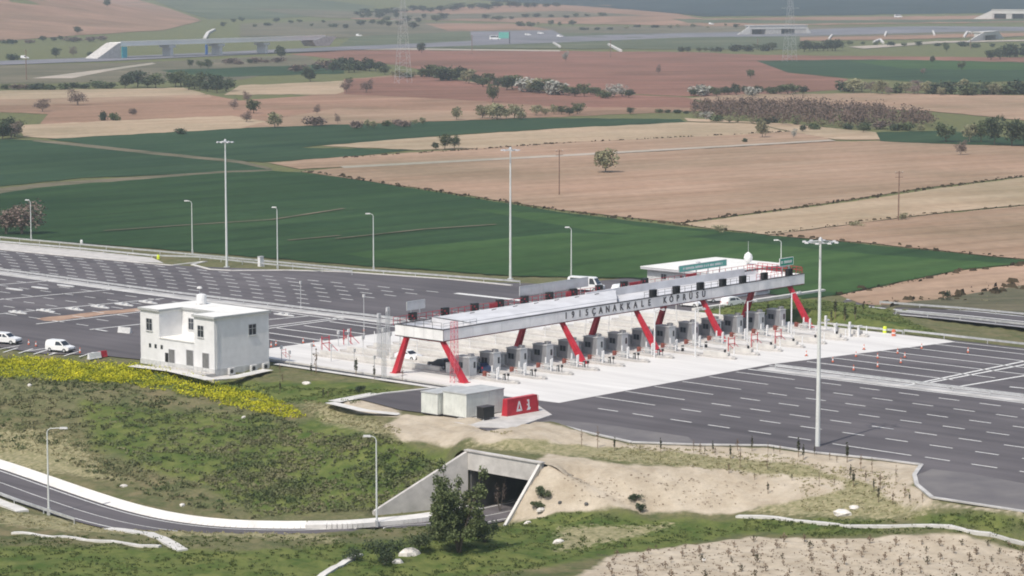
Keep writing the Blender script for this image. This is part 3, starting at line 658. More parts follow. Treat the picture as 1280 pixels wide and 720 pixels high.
FIELDS = [
 # far hills, back to front
 ('forest', [(560, -4), (1400, -4), (1400, 16), (1180, 17), (1000, 20), (880, 21), (760, 10), (640, 3)], F_FOR, 2.2),
 ('hill_field', [(-60, -6), (150, -6), (215, 12), (252, 26), (205, 38), (100, 44), (0, 52), (-60, 54)], F_BRN, 1.5),
 ('hill_field', [(180, -5), (360, -5), (470, 8), (430, 18), (330, 24), (262, 24), (215, 10)], F_HILL, 1.5),
 ('hill_field', [(430, 18), (600, 8), (740, 4), (820, 12), (880, 24), (1000, 22), (1290, 19), (1290, 28), (900, 33), (700, 30), (560, 26), (440, 24)], F_BRN, 1.6),
 ('hill_field', [(640, 34), (900, 33), (1290, 34), (1290, 46), (1040, 50), (860, 52), (640, 48)], F_SCR, 1.0),
 ('hill_field', [(300, 30), (430, 26), (640, 30), (640, 42), (420, 48), (300, 46)], F_SCR, 1.1),
 ('scrub_land', [(300, 10), (420, 14), (560, 18), (700, 14), (820, 20), (700, 22), (540, 25), (400, 22)], F_SCR, 2.0),
 ('scrub_land', [(840, 24), (1000, 26), (1290, 24), (1290, 27), (1000, 30), (860, 29)], F_HILL, 2.1),
 ('hill_field', [(860, 48), (1000, 47), (1290, 41), (1290, 45), (1100, 50), (900, 53)], F_BRN, 1.2),
 ('field', [(530, 30), (640, 30), (690, 38), (560, 39)], F_BRN, 1.8),
 ('grass_field', [(440, 46), (580, 40), (760, 42), (1000, 46), (1000, 62), (620, 61), (420, 60)], F_HILL, 1.3),
 ('motorway', [(-60, 79), (130, 72), (410, 59.5), (600, 51), (860, 41.5), (1290, 34), (1290, 39), (860, 47), (600, 57), (410, 64), (130, 77), (-60, 84)], F_MOT, 1.4),
 ('lay_by', [(588, 40), (690, 38), (710, 48), (640, 53), (590, 53)], F_MOT, 1.6),
 ('scrub_land', [(-60, 84), (200, 77), (380, 68), (400, 80), (300, 100), (-60, 106)], F_SCR, .3),
 ('grass_field', [(200, 88), (430, 80), (430, 92), (300, 96), (240, 96)], F_GB, .5),
 ('dirt_track', [(365, 64), (410, 60.5), (520, 60.5), (700, 63), (700, 64.5), (500, 62.5), (400, 62.5)], F_TRK, 1.6),
 ('dirt_track', [(40, 98), (120, 88), (190, 78.5), (195, 80), (140, 88), (90, 98)], F_TRK, .6),
 ('dirt_track', [(1060, 59), (1170, 52), (1290, 50), (1290, 51.5), (1180, 54), (1080, 61.5)], F_TRK, 1.7),
 ('ploughed_field', [(362, 68), (430, 62.5), (860, 65), (960, 69), (1290, 72), (1290, 84), (1000, 92), (1060, 99), (1055, 112), (900, 122), (650, 112), (500, 82)], F_RED, .2),
 ('wheat_field', [(945, 76), (1090, 74.5), (1290, 78), (1290, 101), (1180, 104), (1055, 97.5), (985, 91)], F_GB, .35),
 ('wheat_field', [(1060, 76.5), (1160, 75.5), (1290, 79), (1290, 88), (1130, 86)], F_GL, .55),
 ('ploughed_field', [(-60, 114), (230, 110), (258, 118), (200, 124), (-60, 128)], F_TAN2, .2),
 ('ploughed_field', [(-60, 128), (262, 119), (300, 126), (280, 136), (60, 143), (-60, 138)], F_BRN, .3),
 ('ploughed_field', [(-60, 126), (262, 118.5), (265, 122), (60, 131), (-60, 133)], F_TAN, .4),
 ('ploughed_field', [(280, 119), (300, 107), (435, 101), (540, 103), (440, 112), (420, 118)], F_TAN2, .25),
 ('ploughed_field', [(60, 143), (300, 126), (420, 117), (430, 99), (520, 92), (660, 114), (860, 122), (900, 138), (660, 148), (420, 156), (340, 155), (50, 155)], F_BRN, .15),
 ('ploughed_field', [(430, 100), (530, 95), (640, 112), (860, 122), (880, 135), (700, 134), (560, 124), (430, 118)], F_RED, .3),
 ('ploughed_field', [(20, 157), (290, 145), (350, 155), (300, 161), (80, 174), (30, 171)], F_TAN2, .35),
 ('ploughed_field', [(420, 136), (640, 140), (650, 148), (430, 156), (300, 160), (350, 148)], F_TAN, .4),
 ('wheat_field', [(60, 174), (336, 159), (500, 154), (660, 148), (850, 149), (858, 153.5), (700, 161), (560, 169), (480, 176.5), (400, 182), (375, 185), (520, 187.5), (425, 197), (330, 203), (302, 202), (180, 191)], F_GB, .3),
 ('wheat_field', [(-60, 172), (45, 176), (180, 192), (302, 203), (340, 212), (275, 215), (225, 218), (100, 223), (-60, 240)], F_GB, .2),
 ('dirt_track', [(-60, 243), (60, 229), (225, 218), (275, 214.5), (340, 212), (340, 214.5), (275, 218), (225, 221.5), (60, 235), (-60, 250)], F_SCR, .25),
 ('dirt_track', [(44, 175), (100, 180), (200, 191), (302, 201.5), (340, 211), (334, 212), (295, 204), (190, 193.5), (95, 183), (40, 177)], F_SCR, .45),
 ('ploughed_field', [(402, 183), (480, 176), (700, 161), (860, 153), (940, 155), (985, 165), (930, 169), (700, 179), (600, 186), (520, 188)], F_TAN2, .4),
 ('ploughed_field', [(335, 204), (425, 197), (600, 186), (700, 179), (930, 169), (1000, 164), (1040, 175), (800, 190), (430, 209), (375, 212)], F_TAN, .45),
 ('ploughed_field', [(376, 215), (430, 210), (800, 191), (1045, 177), (1100, 176.5), (1290, 184), (1290, 220), (1210, 229), (1150, 236), (1030, 255), (850, 279), (700, 263), (560, 241)], F_TAN, .2),
 ('dirt_track', [(425, 208.5), (700, 194), (1038, 175), (1045, 176.5), (700, 196.5), (430, 211)], F_TRK, .6),
 ('ploughed_field', [(848, 281), (1020, 259), (1160, 238), (1290, 221), (1290, 256), (1200, 264), (1130, 272), (960, 294)], F_TAN2, .3),
 ('ploughed_field', [(960, 295), (1130, 273), (1290, 257), (1290, 326), (1080, 304)], F_TAN, .35),
 ('wheat_field', [(-60, 250), (60, 234), (225, 221), (275, 217), (340, 214), (375, 216), (430, 223), (560, 243), (700, 266), (850, 284), (950, 294), (1080, 306), (1290, 327), (1200, 338), (1050, 369), (1000, 374), (860, 356), (790, 349), (640, 346), (440, 332), (200, 312), (0, 297), (-60, 292)], F_GD, .15),
 ('wheat_field', [(430, 318), (700, 292), (850, 296), (1080, 318), (1270, 331), (1200, 338), (1050, 368), (900, 356), (790, 348), (640, 345), (540, 338)], F_GL, .3),
 ('wheat_field', [(590, 262), (700, 268), (800, 284), (900, 292), (840, 298), (740, 290)], F_GL, .25),
 ('ploughed_field', [(1050, 370), (1200, 339.5), (1290, 331), (1290, 356), (1180, 374), (1110, 383), (1075, 380)], F_TAN, .2),
 ('scrub_land', [(1100, 383.5), (1180, 374), (1290, 356), (1290, 396), (1200, 389)], F_SCR, .2),
 ('ploughed_field', [(858, 123), (930, 118), (1090, 117), (1290, 120), (1290, 152), (1160, 139), (900, 131)], F_TAN, .5),
 ('grass_field', [(1095, 166), (1180, 164), (1290, 176), (1290, 183), (1165, 180), (1100, 177)], F_GB, .5),
 ('ploughed_field', [(855, 148), (985, 155), (1095, 166), (1100, 175), (1045, 175), (985, 164), (940, 154), (860, 152)], F_TAN2, .5),
]
for i, (nm, pts, m, dz) in enumerate(FIELDS):
    z1 = max(G(*p)[1] for p in pts)
    drape(nm, pts, m, dz=.03 + dz * .10 + i * .003 + (.2 if z1 > 2300 else 0))
# dark hedge lines / ditches between fields and pale streaks in the wheat
def ditch(pts, w=1.6, h=.5, name='ditch_growth', m=None, kind='stuff', lab='low dark growth along a field ditch'):
    P = dens([np.append(G(*p)[:2], 0) for p in pts], 2.2); V = []; Fc = []
    for q in P:
        for _ in range(3):
            c = q[:2] + nrg.normal(0, w * .5, 2) * [1.6, 1]; s = (.15 + nrg.rand() ** 2 * .8) * h; k = len(V); a = nrg.rand() * 3.14
            dx, dy = math.cos(a) * s * 2.2, math.sin(a) * s * 2.2; zz = hz(*c)
            V += [(c[0] - dx, c[1] - dy, zz), (c[0] + dx, c[1] + dy, zz), (c[0] + dx * .5, c[1] + dy * .5, zz + s * 1.6), (c[0] - dx * .6, c[1] - dy * .6, zz + s * 1.4)]
            Fc.append((k, k + 1, k + 2, k + 3))
    return tag(np_obj(name, np.array(V), np.array(Fc), m or F_DIT), lab, 'growth', kind=kind)
ditch([(376, 214), (430, 221), (560, 242), (700, 264), (850, 281), (960, 294), (1080, 304), (1290, 325)], 1.6, .5, lab='brown weedy ditch between the green and tan fields')
ditch([(850, 279), (1020, 257), (1160, 236), (1290, 219)], 1.2, .45, lab='thin dark ditch line across the tan field')
ditch([(960, 293), (1130, 271), (1290, 256)], 1.2, .4, lab='thin dark ditch line between two tan fields at right')
ditch([(430, 198), (600, 187), (700, 179.5), (985, 165)], 1.2, .5, lab='thin dark line along the beige strip')
ditch([(1055, 369), (1200, 340), (1290, 331)], 1.5, .5, lab='dark growth at the tip of the green field')
ditch([(1100, 381), (1180, 372), (1290, 352), (1290, 358), (1180, 376)], 3, .7, lab='grey green scrub above the right hand road')
for pts in ([(130, 290), (230, 283), (340, 276), (430, 262)], [(420, 300), (530, 288), (620, 282)], [(360, 302), (425, 296)]):
    b = MB(); strip(b, dens([G(*p) for p in pts], 5), 1.3, .34); tag(b.build('tractor_track', F_SCR), kind='structure')
# right hand ramp road beyond the mound
b = MB(); rr = [P0(*p) for p in [(1030, 378), (1105, 386.5), (1200, 394.5), (1290, 404), (1420, 418)]]; strip(b, rr, 13.0, .10); tag(b.build('ramp_road', ASPHM), kind='structure')
b = MB()
for o in (-5.6, 0.1, 5.8):
    P = [p + np.array([.73, .68, 0]) * o for p in rr]; strip(b, P, .6, .115)
tag(b.build('ramp_markings', PAINT), kind='structure')

# ------------------------------------------------------------------ toll canopy
def zt(u): return 7.12 + .0128 * u
def zb(u): return 5.6 + .0122 * u
VF, VB, UE = 3.6, 13.3, 84.3
FLG = mat('dark_red_flange', (.10, .02, .025), .5, .25, 2)
def canopy():
    t = thing('toll_canopy', 'long white toll canopy on slanted red legs with dark lettering along its front', 'toll canopy', W(0, 0), RZ)
    def face(name, v0, v1, m, dzt=0.0, dzb=0.0, u0=0.0, u1=UE, n=24):
        b = MB()
        for k in range(n):
            a, c = u0 + (u1 - u0) * k / n, u0 + (u1 - u0) * (k + 1) / n
            b.add([(a, v0, zb(a) + dzb), (c, v0, zb(c) + dzb), (c, v1, zb(c) + dzb), (a, v1, zb(a) + dzb), (a, v0, zt(a) + dzt), (c, v0, zt(c) + dzt), (c, v1, zt(c) + dzt), (a, v1, zt(a) + dzt)],
                  [(3, 2, 1, 0), (4, 5, 6, 7), (0, 1, 5, 4), (2, 3, 7, 6)] + ([(3, 0, 4, 7)] if k == 0 else []) + ([(1, 2, 6, 5)] if k == n - 1 else []))
        return b.build(name, m, t)
    face('front_fascia', VF, VF + .35, FASC); face('back_fascia', VB - .35, VB, FASC)
    def edge(name, v0, v1, dz0, dz1, m, u0=-.05, u1=UE + .05):
        b = MB()
        b.add([(u0, v0, zt(u0) + dz0), (u1, v0, zt(u1) + dz0), (u1, v1, zt(u1) + dz0), (u0, v1, zt(u0) + dz0), (u0, v0, zt(u0) + dz1), (u1, v0, zt(u1) + dz1), (u1, v1, zt(u1) + dz1), (u0, v1, zt(u0) + dz1)],
              [(3, 2, 1, 0), (4, 5, 6, 7), (0, 1, 5, 4), (1, 2, 6, 5), (2, 3, 7, 6), (3, 0, 4, 7)])
        return b.build(name, m, t)
    edge('coping', VF - .04, VF + .42, .003, .10, DARK); edge('coping', VB - .42, VB + .04, .003, .10, DARK)
    for v0, v1 in ((VF - .03, VF + .3), (VB - .3, VB + .03)):
        b = MB(); b.beam((0, (v0 + v1) / 2, zb(0) - .06), (UE, (v0 + v1) / 2, zb(UE) - .06), .36, .12); b.build('bottom_flange', FLG, t)
    for u, nm in ((0, 'end_fascia'), (UE - .3, 'end_fascia')):
        b = MB(); b.box(u, u + .3, VF + .36, VB - .36, zb(u), zt(u)); b.build(nm, FASC, t)
    b = MB(); b.box(-.04, .34, VF + .43, VB - .43, zt(0) + .003, zt(0) + .10); b.box(-.02, .3, VF + .36, VB - .36, zb(0) - .13, zb(0) - .003); b.build('coping', DARK, t)
    b = MB(); b.box(-.03, .0, VF - .03, VF - .0, zb(0), zt(0)); b.box(-.03, .03, VF - .05, VF - .01, zb(0), zt(0)); b.build('corner_trim', DARK, t)
    b = MB()
    for k in range(1, 14): u = k * 6.0; b = MB(); b.box(u - .02, u + .02, VF - .012, VF - .001, zb(u) + .02, zt(u)); b.build('panel_joint', GREYP, t)
    for k in range(1, 5): v = VF + k * 1.95; b = MB(); b.box(-.012, -.001, v - .02, v + .02, zb(0) + .02, zt(0)); b.build('panel_joint', GREYP, t)
    # deck, raised roof panels
    n = 16; b = MB()
    for k in range(n):
        a, c = .3 + (UE - .6) * k / n, .3 + (UE - .6) * (k + 1) / n
        b.add([(a, VF + .36, zt(a) - .75), (c, VF + .36, zt(c) - .75), (c, VB - .36, zt(c) - .6), (a, VB - .36, zt(a) - .6)], [(0, 1, 2, 3)])
    b.build('roof_deck', CROOF, t)
    b = MB(); a, c, e = 7.0, 38.0, 47.0
    pr = [(VF + .45, .12), (VF + 3.2, .30), (VB - 1.5, .42), (VB - .45, .30)]
    stations = [(a, 0.0)] + [(a + (c - a) * k / 6, 0) for k in range(1, 7)] + [(c + (e - c) * k / 5, k / 5) for k in range(1, 6)]
    rows = []
    for u, cut in stations:
        rows.append([(u, max(v, VF + .45 + 0), zt(u) + h) for v, h in pr] if cut == 0 else [(u, VF + .45 + (VB - VF - .9) * max(cut ** 1.6 * .0 + cut * .93, (v - VF - .45) / (VB - VF - .9)), zt(u) + h * (1 - .2 * cut)) for v, h in pr])
    V = [p for r in rows for p in r]; m_ = len(pr)
    b.add(V, [(i * m_ + j, (i + 1) * m_ + j, (i + 1) * m_ + j + 1, i * m_ + j + 1) for i in range(len(rows) - 1) for j in range(m_ - 1)])
    lip = []
    for r in rows[6:]:
        lip.append(r[0]);
    for p, q in zip(lip[:-1], lip[1:]): b.quad(p, q, (q[0], q[1], q[2] - .9), (p[0], p[1], p[2] - .9))
    b.quad(rows[0][0], rows[0][-1], (a, VB - .45, zt(a) - .6), (a, VF + .45, zt(a) - .7))
    b.build('roof_panel', CROOF, t)
    b = MB()
    for p, q in zip(lip[:-1], lip[1:]): b.tube(p, q, .10, n=5)
    b.build('roof_panel_edge', DARK, t)
    b = MB(); b.beam((7, VF + 1.9, zt(7) + .26), (40, VF + 1.9, zt(40) + .26), .06, .05); b.build('roof_seam', GREYP, t)
    for k in range(7):
        u = 13 + 4.6 * k; b = MB(); b.beam((u, VB - 2.4, zt(u) + .44), (u + 1.2, VB - 2.1, zt(u) + .44), .12, .10); b.build('roof_vent', DARK, t)
    # inner rear parapet beside the walkway
    b = MB(); u0, u1 = 40.5, 80
    b.add([(u0, VB - .62, zt(u0) - .6), (u1, VB - .62, zt(u1) - .6), (u1, VB - .40, zt(u1) - .6), (u0, VB - .40, zt(u0) - .6), (u0, VB - .62, zt(u0) + .55), (u1, VB - .62, zt(u1) + .62), (u1, VB - .40, zt(u1) + .62), (u0, VB - .40, zt(u0) + .55)],
          [(3, 2, 1, 0), (4, 5, 6, 7), (0, 1, 5, 4), (1, 2, 6, 5), (2, 3, 7, 6), (3, 0, 4, 7)]); b.build('rear_parapet', CROOF, t)
    # legs
    for s, (vb_, vt, ub) in {'f': (0.0, VF + .75, None), 'b': (13.6, VB - 2.0, None)}.items():
        for i, u in enumerate((0.6, 25.7, 42.6, 58.6, 81.2)):
            if s == 'b': u = (0.4, 25.5, 42.4, 58.4, 81.0)[i]
            b = MB(); zt_ = zb(u) - .1; w0, w1 = .85, .58
            b.add([(u - w0 / 2, vb_ - .46, .02), (u + w0 / 2, vb_ - .46, .02), (u + w0 / 2, vb_ + .46, .02), (u - w0 / 2, vb_ + .46, .02),
                   (u - w1 / 2, vt - .34, zt_), (u + w1 / 2, vt - .34, zt_), (u + w1 / 2, vt + .34, zt_), (u - w1 / 2, vt + .34, zt_)],
                  [(3, 2, 1, 0), (4, 5, 6, 7), (0, 1, 5, 4), (1, 2, 6, 5), (2, 3, 7, 6), (3, 0, 4, 7)])
            lg = b.build('leg', RED, t)
            b = MB(); b.box(u - .6, u + .6, vb_ - .6, vb_ + .6, .008, .10); b.build('base_plate', REDD, lg)
            if s == 'f':
                b = MB(); b.beam((u, vt - .2, zb(u) - .16), (u, VB - 1.2, zb(u) - .16), .4, .3); b.build('cross_beam', REDD, t)
    # lettering
    def chars(txt, x0, x1):
        for i, chx in enumerate(txt):
            px_ = x0 + (x1 - x0) * i / (len(txt) - 1); u = u_at(px_, VF, 7.0); yield chx, u
    me_b = MB(); verts = []; faces = []
    for txt, x0, x1 in (('1915ÇANAKKALE', 707.5, 811.5), ('KÖPRÜSÜ', 831, 879.5)):
        for chx, u in chars(txt, x0, x1):
            cu = bpy.data.curves.new('glyph', 'FONT'); cu.body = chx; cu.size = 1.38; cu.extrude = .035; cu.offset = .03; cu.align_x = 'CENTER'; cu.resolution_u = 3
            ob = bpy.data.objects.new('glyph', cu); COL.objects.link(ob); dg = bpy.context.evaluated_depsgraph_get(); dg.update()
            me = ob.evaluated_get(dg).to_mesh(); o_ = len(verts)
            z0 = zb(u) + .30 * (zt(u) - zb(u)) - .04
            verts += [(u + v.co.x * .86, VF - .03 - v.co.z, z0 + v.co.y) for v in me.vertices]; faces += [tuple(o_ + k for k in p.vertices) for p in me.polygons]
            ob.evaluated_get(dg).to_mesh_clear(); bpy.data.objects.remove(ob); bpy.data.curves.remove(cu)
    me_b.v = verts; me_b.f = faces; me_b.mi = [0] * len(faces)
    me_b.build('lettering', DARK, t)
    # lane signals
    def signal(u, v, face):
        b = MB(); z = zt(u) + .15; b.box(u - .62, u + .62, v - .14, v + .14, z, z + 1.12); o = b.build('lane_signal', BLACK, t)
        b = MB(); yy = v + face * .15
        for x in (-.56, .56): b.box(u + x - .05, u + x + .05, min(yy, yy + face * .3), max(yy, yy + face * .3), z, z + 1.12)
        b.box(u - .6, u + .6, min(yy, yy + face * .32), max(yy, yy + face * .32), z + 1.05, z + 1.12); b.build('hood', BLACK, o)
        b = MB(); b.box(u - .05, u + .05, v - .05, v + .05, z - .25, z); b.build('bracket', REDD, o)
        if v > 8:
            b = MB(); b.box(u - .42, u - .2, v - .17, v - .145, z + .55, z + .8); b.box(u - .1, u + .2, v - .17, v - .145, z + .2, z + .35); b.build('cable_box', REDD, o)
    for x in (517, 557.5, 594.5, 626, 657, 688, 718, 750, 781, 807): signal(u_at(x, VB + .25, 8.2), VB + .3, 1)
    for x in (816, 845, 875, 903, 928, 955, 986): signal(u_at(x, VF, 8.5), VF + .1, -1)
    # rails
    def rail(name, m, pts, h=1.05, step=2.0, r=.035, both=True):
        P = dens(pts, step); b = MB()
        for p in P: b.tube(p, (p[0], p[1], p[2] + h), r, n=4)
        for zf in (h, h * .52): b.tube((P[0][0], P[0][1], P[0][2] + zf), (P[-1][0], P[-1][1], P[-1][2] + zf), r, n=4)
        return b.build(name, m, t)
    L = lambda u, v, dz=.1: (u, v, zt(u) + dz)
    rail('railing', RED, [L(-.0, VB + .35, -.1), L(44, VB + .35, -.1)], 1.1, 1.3, .045); rail('railing', REDD, [L(50, VB + .35, -.1), L(UE, VB + .35, -.1)], 1.0, 1.6, .04)
    rail('railing', STEEL, [L(.2, VF + .2), L(7, VF + .2)], .8, 1.3, .04); rail('railing', DARK, [L(.15, VF + .5), L(.15, VB - .4)], .9, 1.6, .03)
    rail('railing', DARK, [L(44, VF + .25), L(70, VF + .25)], .9, 1.55, .03); rail('railing', REDD, [L(72, VF + .4), L(UE, VF + .4)], .95, .9, .035)
    rail('railing', RED, [L(UE - .2, VF + .5), L(UE - .2, VB - .2)], 1.05, 1.0, .045); rail('railing', RED, [L(UE - 3, VF + 1.5), L(UE - 3, VB - .2)], 1.05, 1.0, .045)
    for v in (5.0, 8.0, 11.0):
        b = MB(); b.beam((0.3, v, zb(0.3) + .1), (UE - .3, v, zb(UE) + .1), .3, .3); b.build('soffit_beam', REDD, t)
    b = MB(); b.add([(0.3, VF + .36, zb(0) + .3), (UE - .3, VF + .36, zb(UE) + .3), (UE - .3, VB - .36, zb(UE) + .3), (.3, VB - .36, zb(0) + .3)], [(3, 2, 1, 0)]); b.build('soffit', GREYP, t)
    for u in (20, 37, 52, 66):
        b = MB(); b.box(u, u + 2.6, VB + .3, VB + .42, zt(u) + .1, zt(u) + .9); b.build('fence_panel', REDD, t)
    return t
canopy()
def board(name, lab, x0, x1, v, z0, h, m, frame, marks=None, rz=0.0, posts=2):
    u0, u1 = u_at(x0, v, z0), u_at(x1, v, z0); t = thing(name, lab, 'sign', W(u0, v, zt(u0)), RZ)
    L = u1 - u0; zz = z0 - zt(u0); dz = .0128 * L
    def slab(a, c, y0, y1, za, zc):
        f = lambda x: dz * x / L
        return MB().add([(a, y0, za + f(a)), (c, y0, za + f(c)), (c, y1, za + f(c)), (a, y1, za + f(a)), (a, y0, zc + f(a)), (c, y0, zc + f(c)), (c, y1, zc + f(c)), (a, y1, zc + f(a))],
                        [(3, 2, 1, 0), (4, 5, 6, 7), (0, 1, 5, 4), (1, 2, 6, 5), (2, 3, 7, 6), (3, 0, 4, 7)])
    slab(0, L, 0, .10, zz, zz + h).build('panel', m, t)
    b = MB()
    for a, c, za, zc in ((-.04, L + .04, zz - .07, zz - .003), (-.04, L + .04, zz + h + .003, zz + h + .07), (-.07, -.003, zz, zz + h), (L + .003, L + .07, zz, zz + h)):
        s_ = slab(a, c, -.02, .12, za, zc); b.add(s_.v, s_.f)
    b.build('frame', frame, t)
    for k in range(posts):
        x = L * (k + .5) / posts; b = MB(); b.box(x - .06, x + .06, .13, .25, -.6, zz + h * .8); b.build('post', STEEL, t)
    if marks: marks(t, L, zz, h, slab)
    return t
def seams(n):
    def f(t, L, z, h, slab):
        b = MB()
        for k in range(1, n): x = L * k / n; s_ = slab(x - .03, x + .03, -.03, -.003, z, z + h); b.add(s_.v, s_.f)
        b.build('panel_seams', STEEL, t)
    return f
def words(groups, rows=1):
    def f(t, L, z, h, slab):
        b = MB(); rr = random.Random(3)
        for r in range(rows):
            x = L * .08; hh = h * .42 / rows; zz = z + h * (.29 if rows == 1 else .18 + .40 * r)
            while x < L * .9:
                w = rr.uniform(.10, .2) * h
                s_ = slab(x, x + w, -.02, -.004, zz, zz + hh * rr.uniform(.8, 1)); b.add(s_.v, s_.f); x += w + h * .07
                if rr.random() < .16: x += h * .25
        b.build('lettering', WHITE, t)
    return f
board('sign_board', 'blank light grey sign panel above the left end of the toll canopy', 509, 531, VB + .2, 8.9, 1.15, GREYP, STEEL, seams(3))
board('sign_board', 'long grey back of a sign above the canopy in front of the white minibus', 650, 735, VB + .8, 8.75, 1.35, GREYP, STEEL, seams(6), posts=5)
board('sign_board', 'long pale teal sign above the canopy in front of the white flat roof', 849, 908, VB + .6, 9.3, .95, TEAL, STEEL, words(5, 1), posts=4)
board('sign_board', 'small green sign with white border at the right end of the canopy', 975, 991.5, VF + .1, 10.0, 1.15, GREENS, WHITE, words(2, 1), posts=2)

# ------------------------------------------------------------------ booths and islands
RUSTR = mat('brick_red_paint', (.22, .07, .055), .6, .2, 2)
BU = [4.0 + 5.62 * k for k in range(14)]
def make_booth():
    t = thing('toll_booth', 'x', 'toll booth', (0, 0, 0))
    b = MB(); b.box(-.75, .75, 0, 2.7, .0, 2.55); b.build('body', BOOTH, t)
    b = MB(); b.box(-.82, .82, -.08, 2.78, 2.553, 2.68); b.build('roof', BOOTHL, t)
    b = MB(); b.box(-.15, .55, .2, .9, 2.683, 3.1); b.build('air_conditioner', BOOTH, t)
    b = MB(); b.box(-.74, .74, -.035, -.003, .05, 2.5); b.build('end_panel', BOOTHL, t)
    w = MB(); w.box(.12, .52, -.06, -.038, 1.05, 1.95); w.build('end_window', GLASS, t)
    for s in (-1, 1):
        x0, x1 = (-.785, -.753) if s < 0 else (.753, .785)
        w = MB(); w.box(x0, x1, 1.25, 1.75, 1.05, 1.85); w.box(x0, x1, 1.85, 2.35, 1.05, 1.85); w.build('side_window', GLASS, t)
        b = MB(); b.box(x0, x1, .35, 1.05, .06, 2.2); b.build('door', BOOTH, t)
    return t
boothP = Proto(make_booth)
hides = {4: 'behind the second red leg', 7: 'behind the third red leg', 10: 'behind the fourth red leg'}
for k, u in enumerate(BU):
    v = 3.2 if k not in (0,) else 2.6
    boothP.put(W(u + .95, v, .26), RZ, f'grey toll booth standing {nth(k)} from left under the canopy', 'toll booths under the canopy', cat='toll booth')
def make_island(v0, v1, tall):
    t = thing('toll_island', 'x', 'traffic island', (0, 0, 0))
    L0, L1 = v0, v1; b = MB(); w = .95
    b.flat([(-w * .3, L0), (w * .3, L0), (w, L0 + 1.6), (w, L1 - 1), (w * .3, L1), (-w * .3, L1), (-w, L1 - 1), (-w, L0 + 1.6)], .012, .26); b.build('kerbed_base', CONC, t)
    b = MB(); b.box(-.55, .55, L0 + .3, L0 + 1.2, .262, .45, .15, .15); b.build('nose', CONC, t)
    for x, y in ((-.45, -2.6), (.25, -2.2), (.62, -.6)):
        b = MB(); b.tube((x, y, .262), (x, y, 1.95), .125, n=8); b.build('bollard', WHITE, t)
    b = MB(); b.tube((-.1, L0 + 2.0, .262), (-.1, L0 + 2.0, 1.0), .05, n=6); b.box(-.25, .05, L0 + 1.88, L0 + 2.1, .95, 1.3); b.build('card_reader', BLACK, t)
    b = MB(); b.box(.35, .85, -1.4, -.5, .262, 1.15); b.build('cabinet', STEEL, t)
    b = MB(); b.beam((-.2, L0 + 2.6, .9), (-.2, -.4, .9), .12, .18); b.beam((-.2, L0 + 2.7, .26), (-.2, L0 + 2.7, .9), .12, .12); b.beam((-.2, -.5, .26), (-.2, -.5, .9), .12, .12); b.build('guard_rail', WHITE2, t)
    b = MB(); b.prism([(.62, .262), (.86, .262), (.86, .95), (.72, 1.0), (.62, .8)], .7, 1.3); b.beam((.74, 1.0, .95), (.86, -1.4, .45), .12, .16); b.beam((.74, 1.0, .62), (.86, -1.2, .30), .10, .10); b.build('barrier_machine', RUSTR, t)
    # upstream side: rails, posts and small cabinets
    y = 7.2
    b = MB(); b.box(-.28, .28, 9, L1 - 1.6, .262, .85); b.build('guard_wall', CONCW, t)
    for yy in (8.2, L1 * .55, L1 - 1.2):
        b = MB(); b.tube((.3, yy, .262), (.3, yy, 2.5 if yy > 10 else 1.5), .08, n=6); b.build('bollard', WHITE, t)
    b = MB(); b.box(-.4, .3, 6.6, 7.6, .262, 1.7); b.build('equipment_cabinet', WHITE2, t)
    b = MB(); b.tube((0, L1 * .7, .3), (0, L1 * .7, 3.6), .07, n=6); b.box(-.25, .25, L1 * .7 - .1, L1 * .7 + .1, 3.3, 3.9); b.build('camera_post', WHITE2, t)
    if tall:
        b = MB(); b.box(-.28, .28, L0 + 1.3, L0 + 6, .262, .9); b.build('end_wall', CONCW, t)
        for yy in (L0 + .6, L0 + 6.4):
            b = MB(); b.tube((.3, yy, .262), (.3, yy, 1.7), .09, n=6); b.build('bollard', WHITE, t)
    return t
islA = Proto(lambda: make_island(-6.4, 36, False)); islB = Proto(lambda: make_island(-13.8, 30, True))
for k, u in enumerate(BU):
    (islA if k < 7 else islB).put(W(u + .95, 0, 0), RZ, f'long pale concrete island with white posts, {nth(k)} from left under the canopy', 'toll lane islands', cat='traffic island')
def make_gate():
    t = thing('barrier_arm', 'x', 'barrier', (0, 0, 0))
    b = MB(); b.box(-.15, .15, -.15, .15, 0, .9); b.build('housing', BLACK, t)
    b = MB(); b.beam((0, 0, .95), (2.6, .15, 1.0), .05, .07); b.build('arm', WHITE2, t)
    return t
gateP = Proto(make_gate)
for k, u in enumerate(BU[:9]): gateP.put(W(u + .9, -3.6, .26), RZ, f'black and white lane barrier on the {nth(k)} toll island from the left', 'lane barrier arms', cat='barrier')
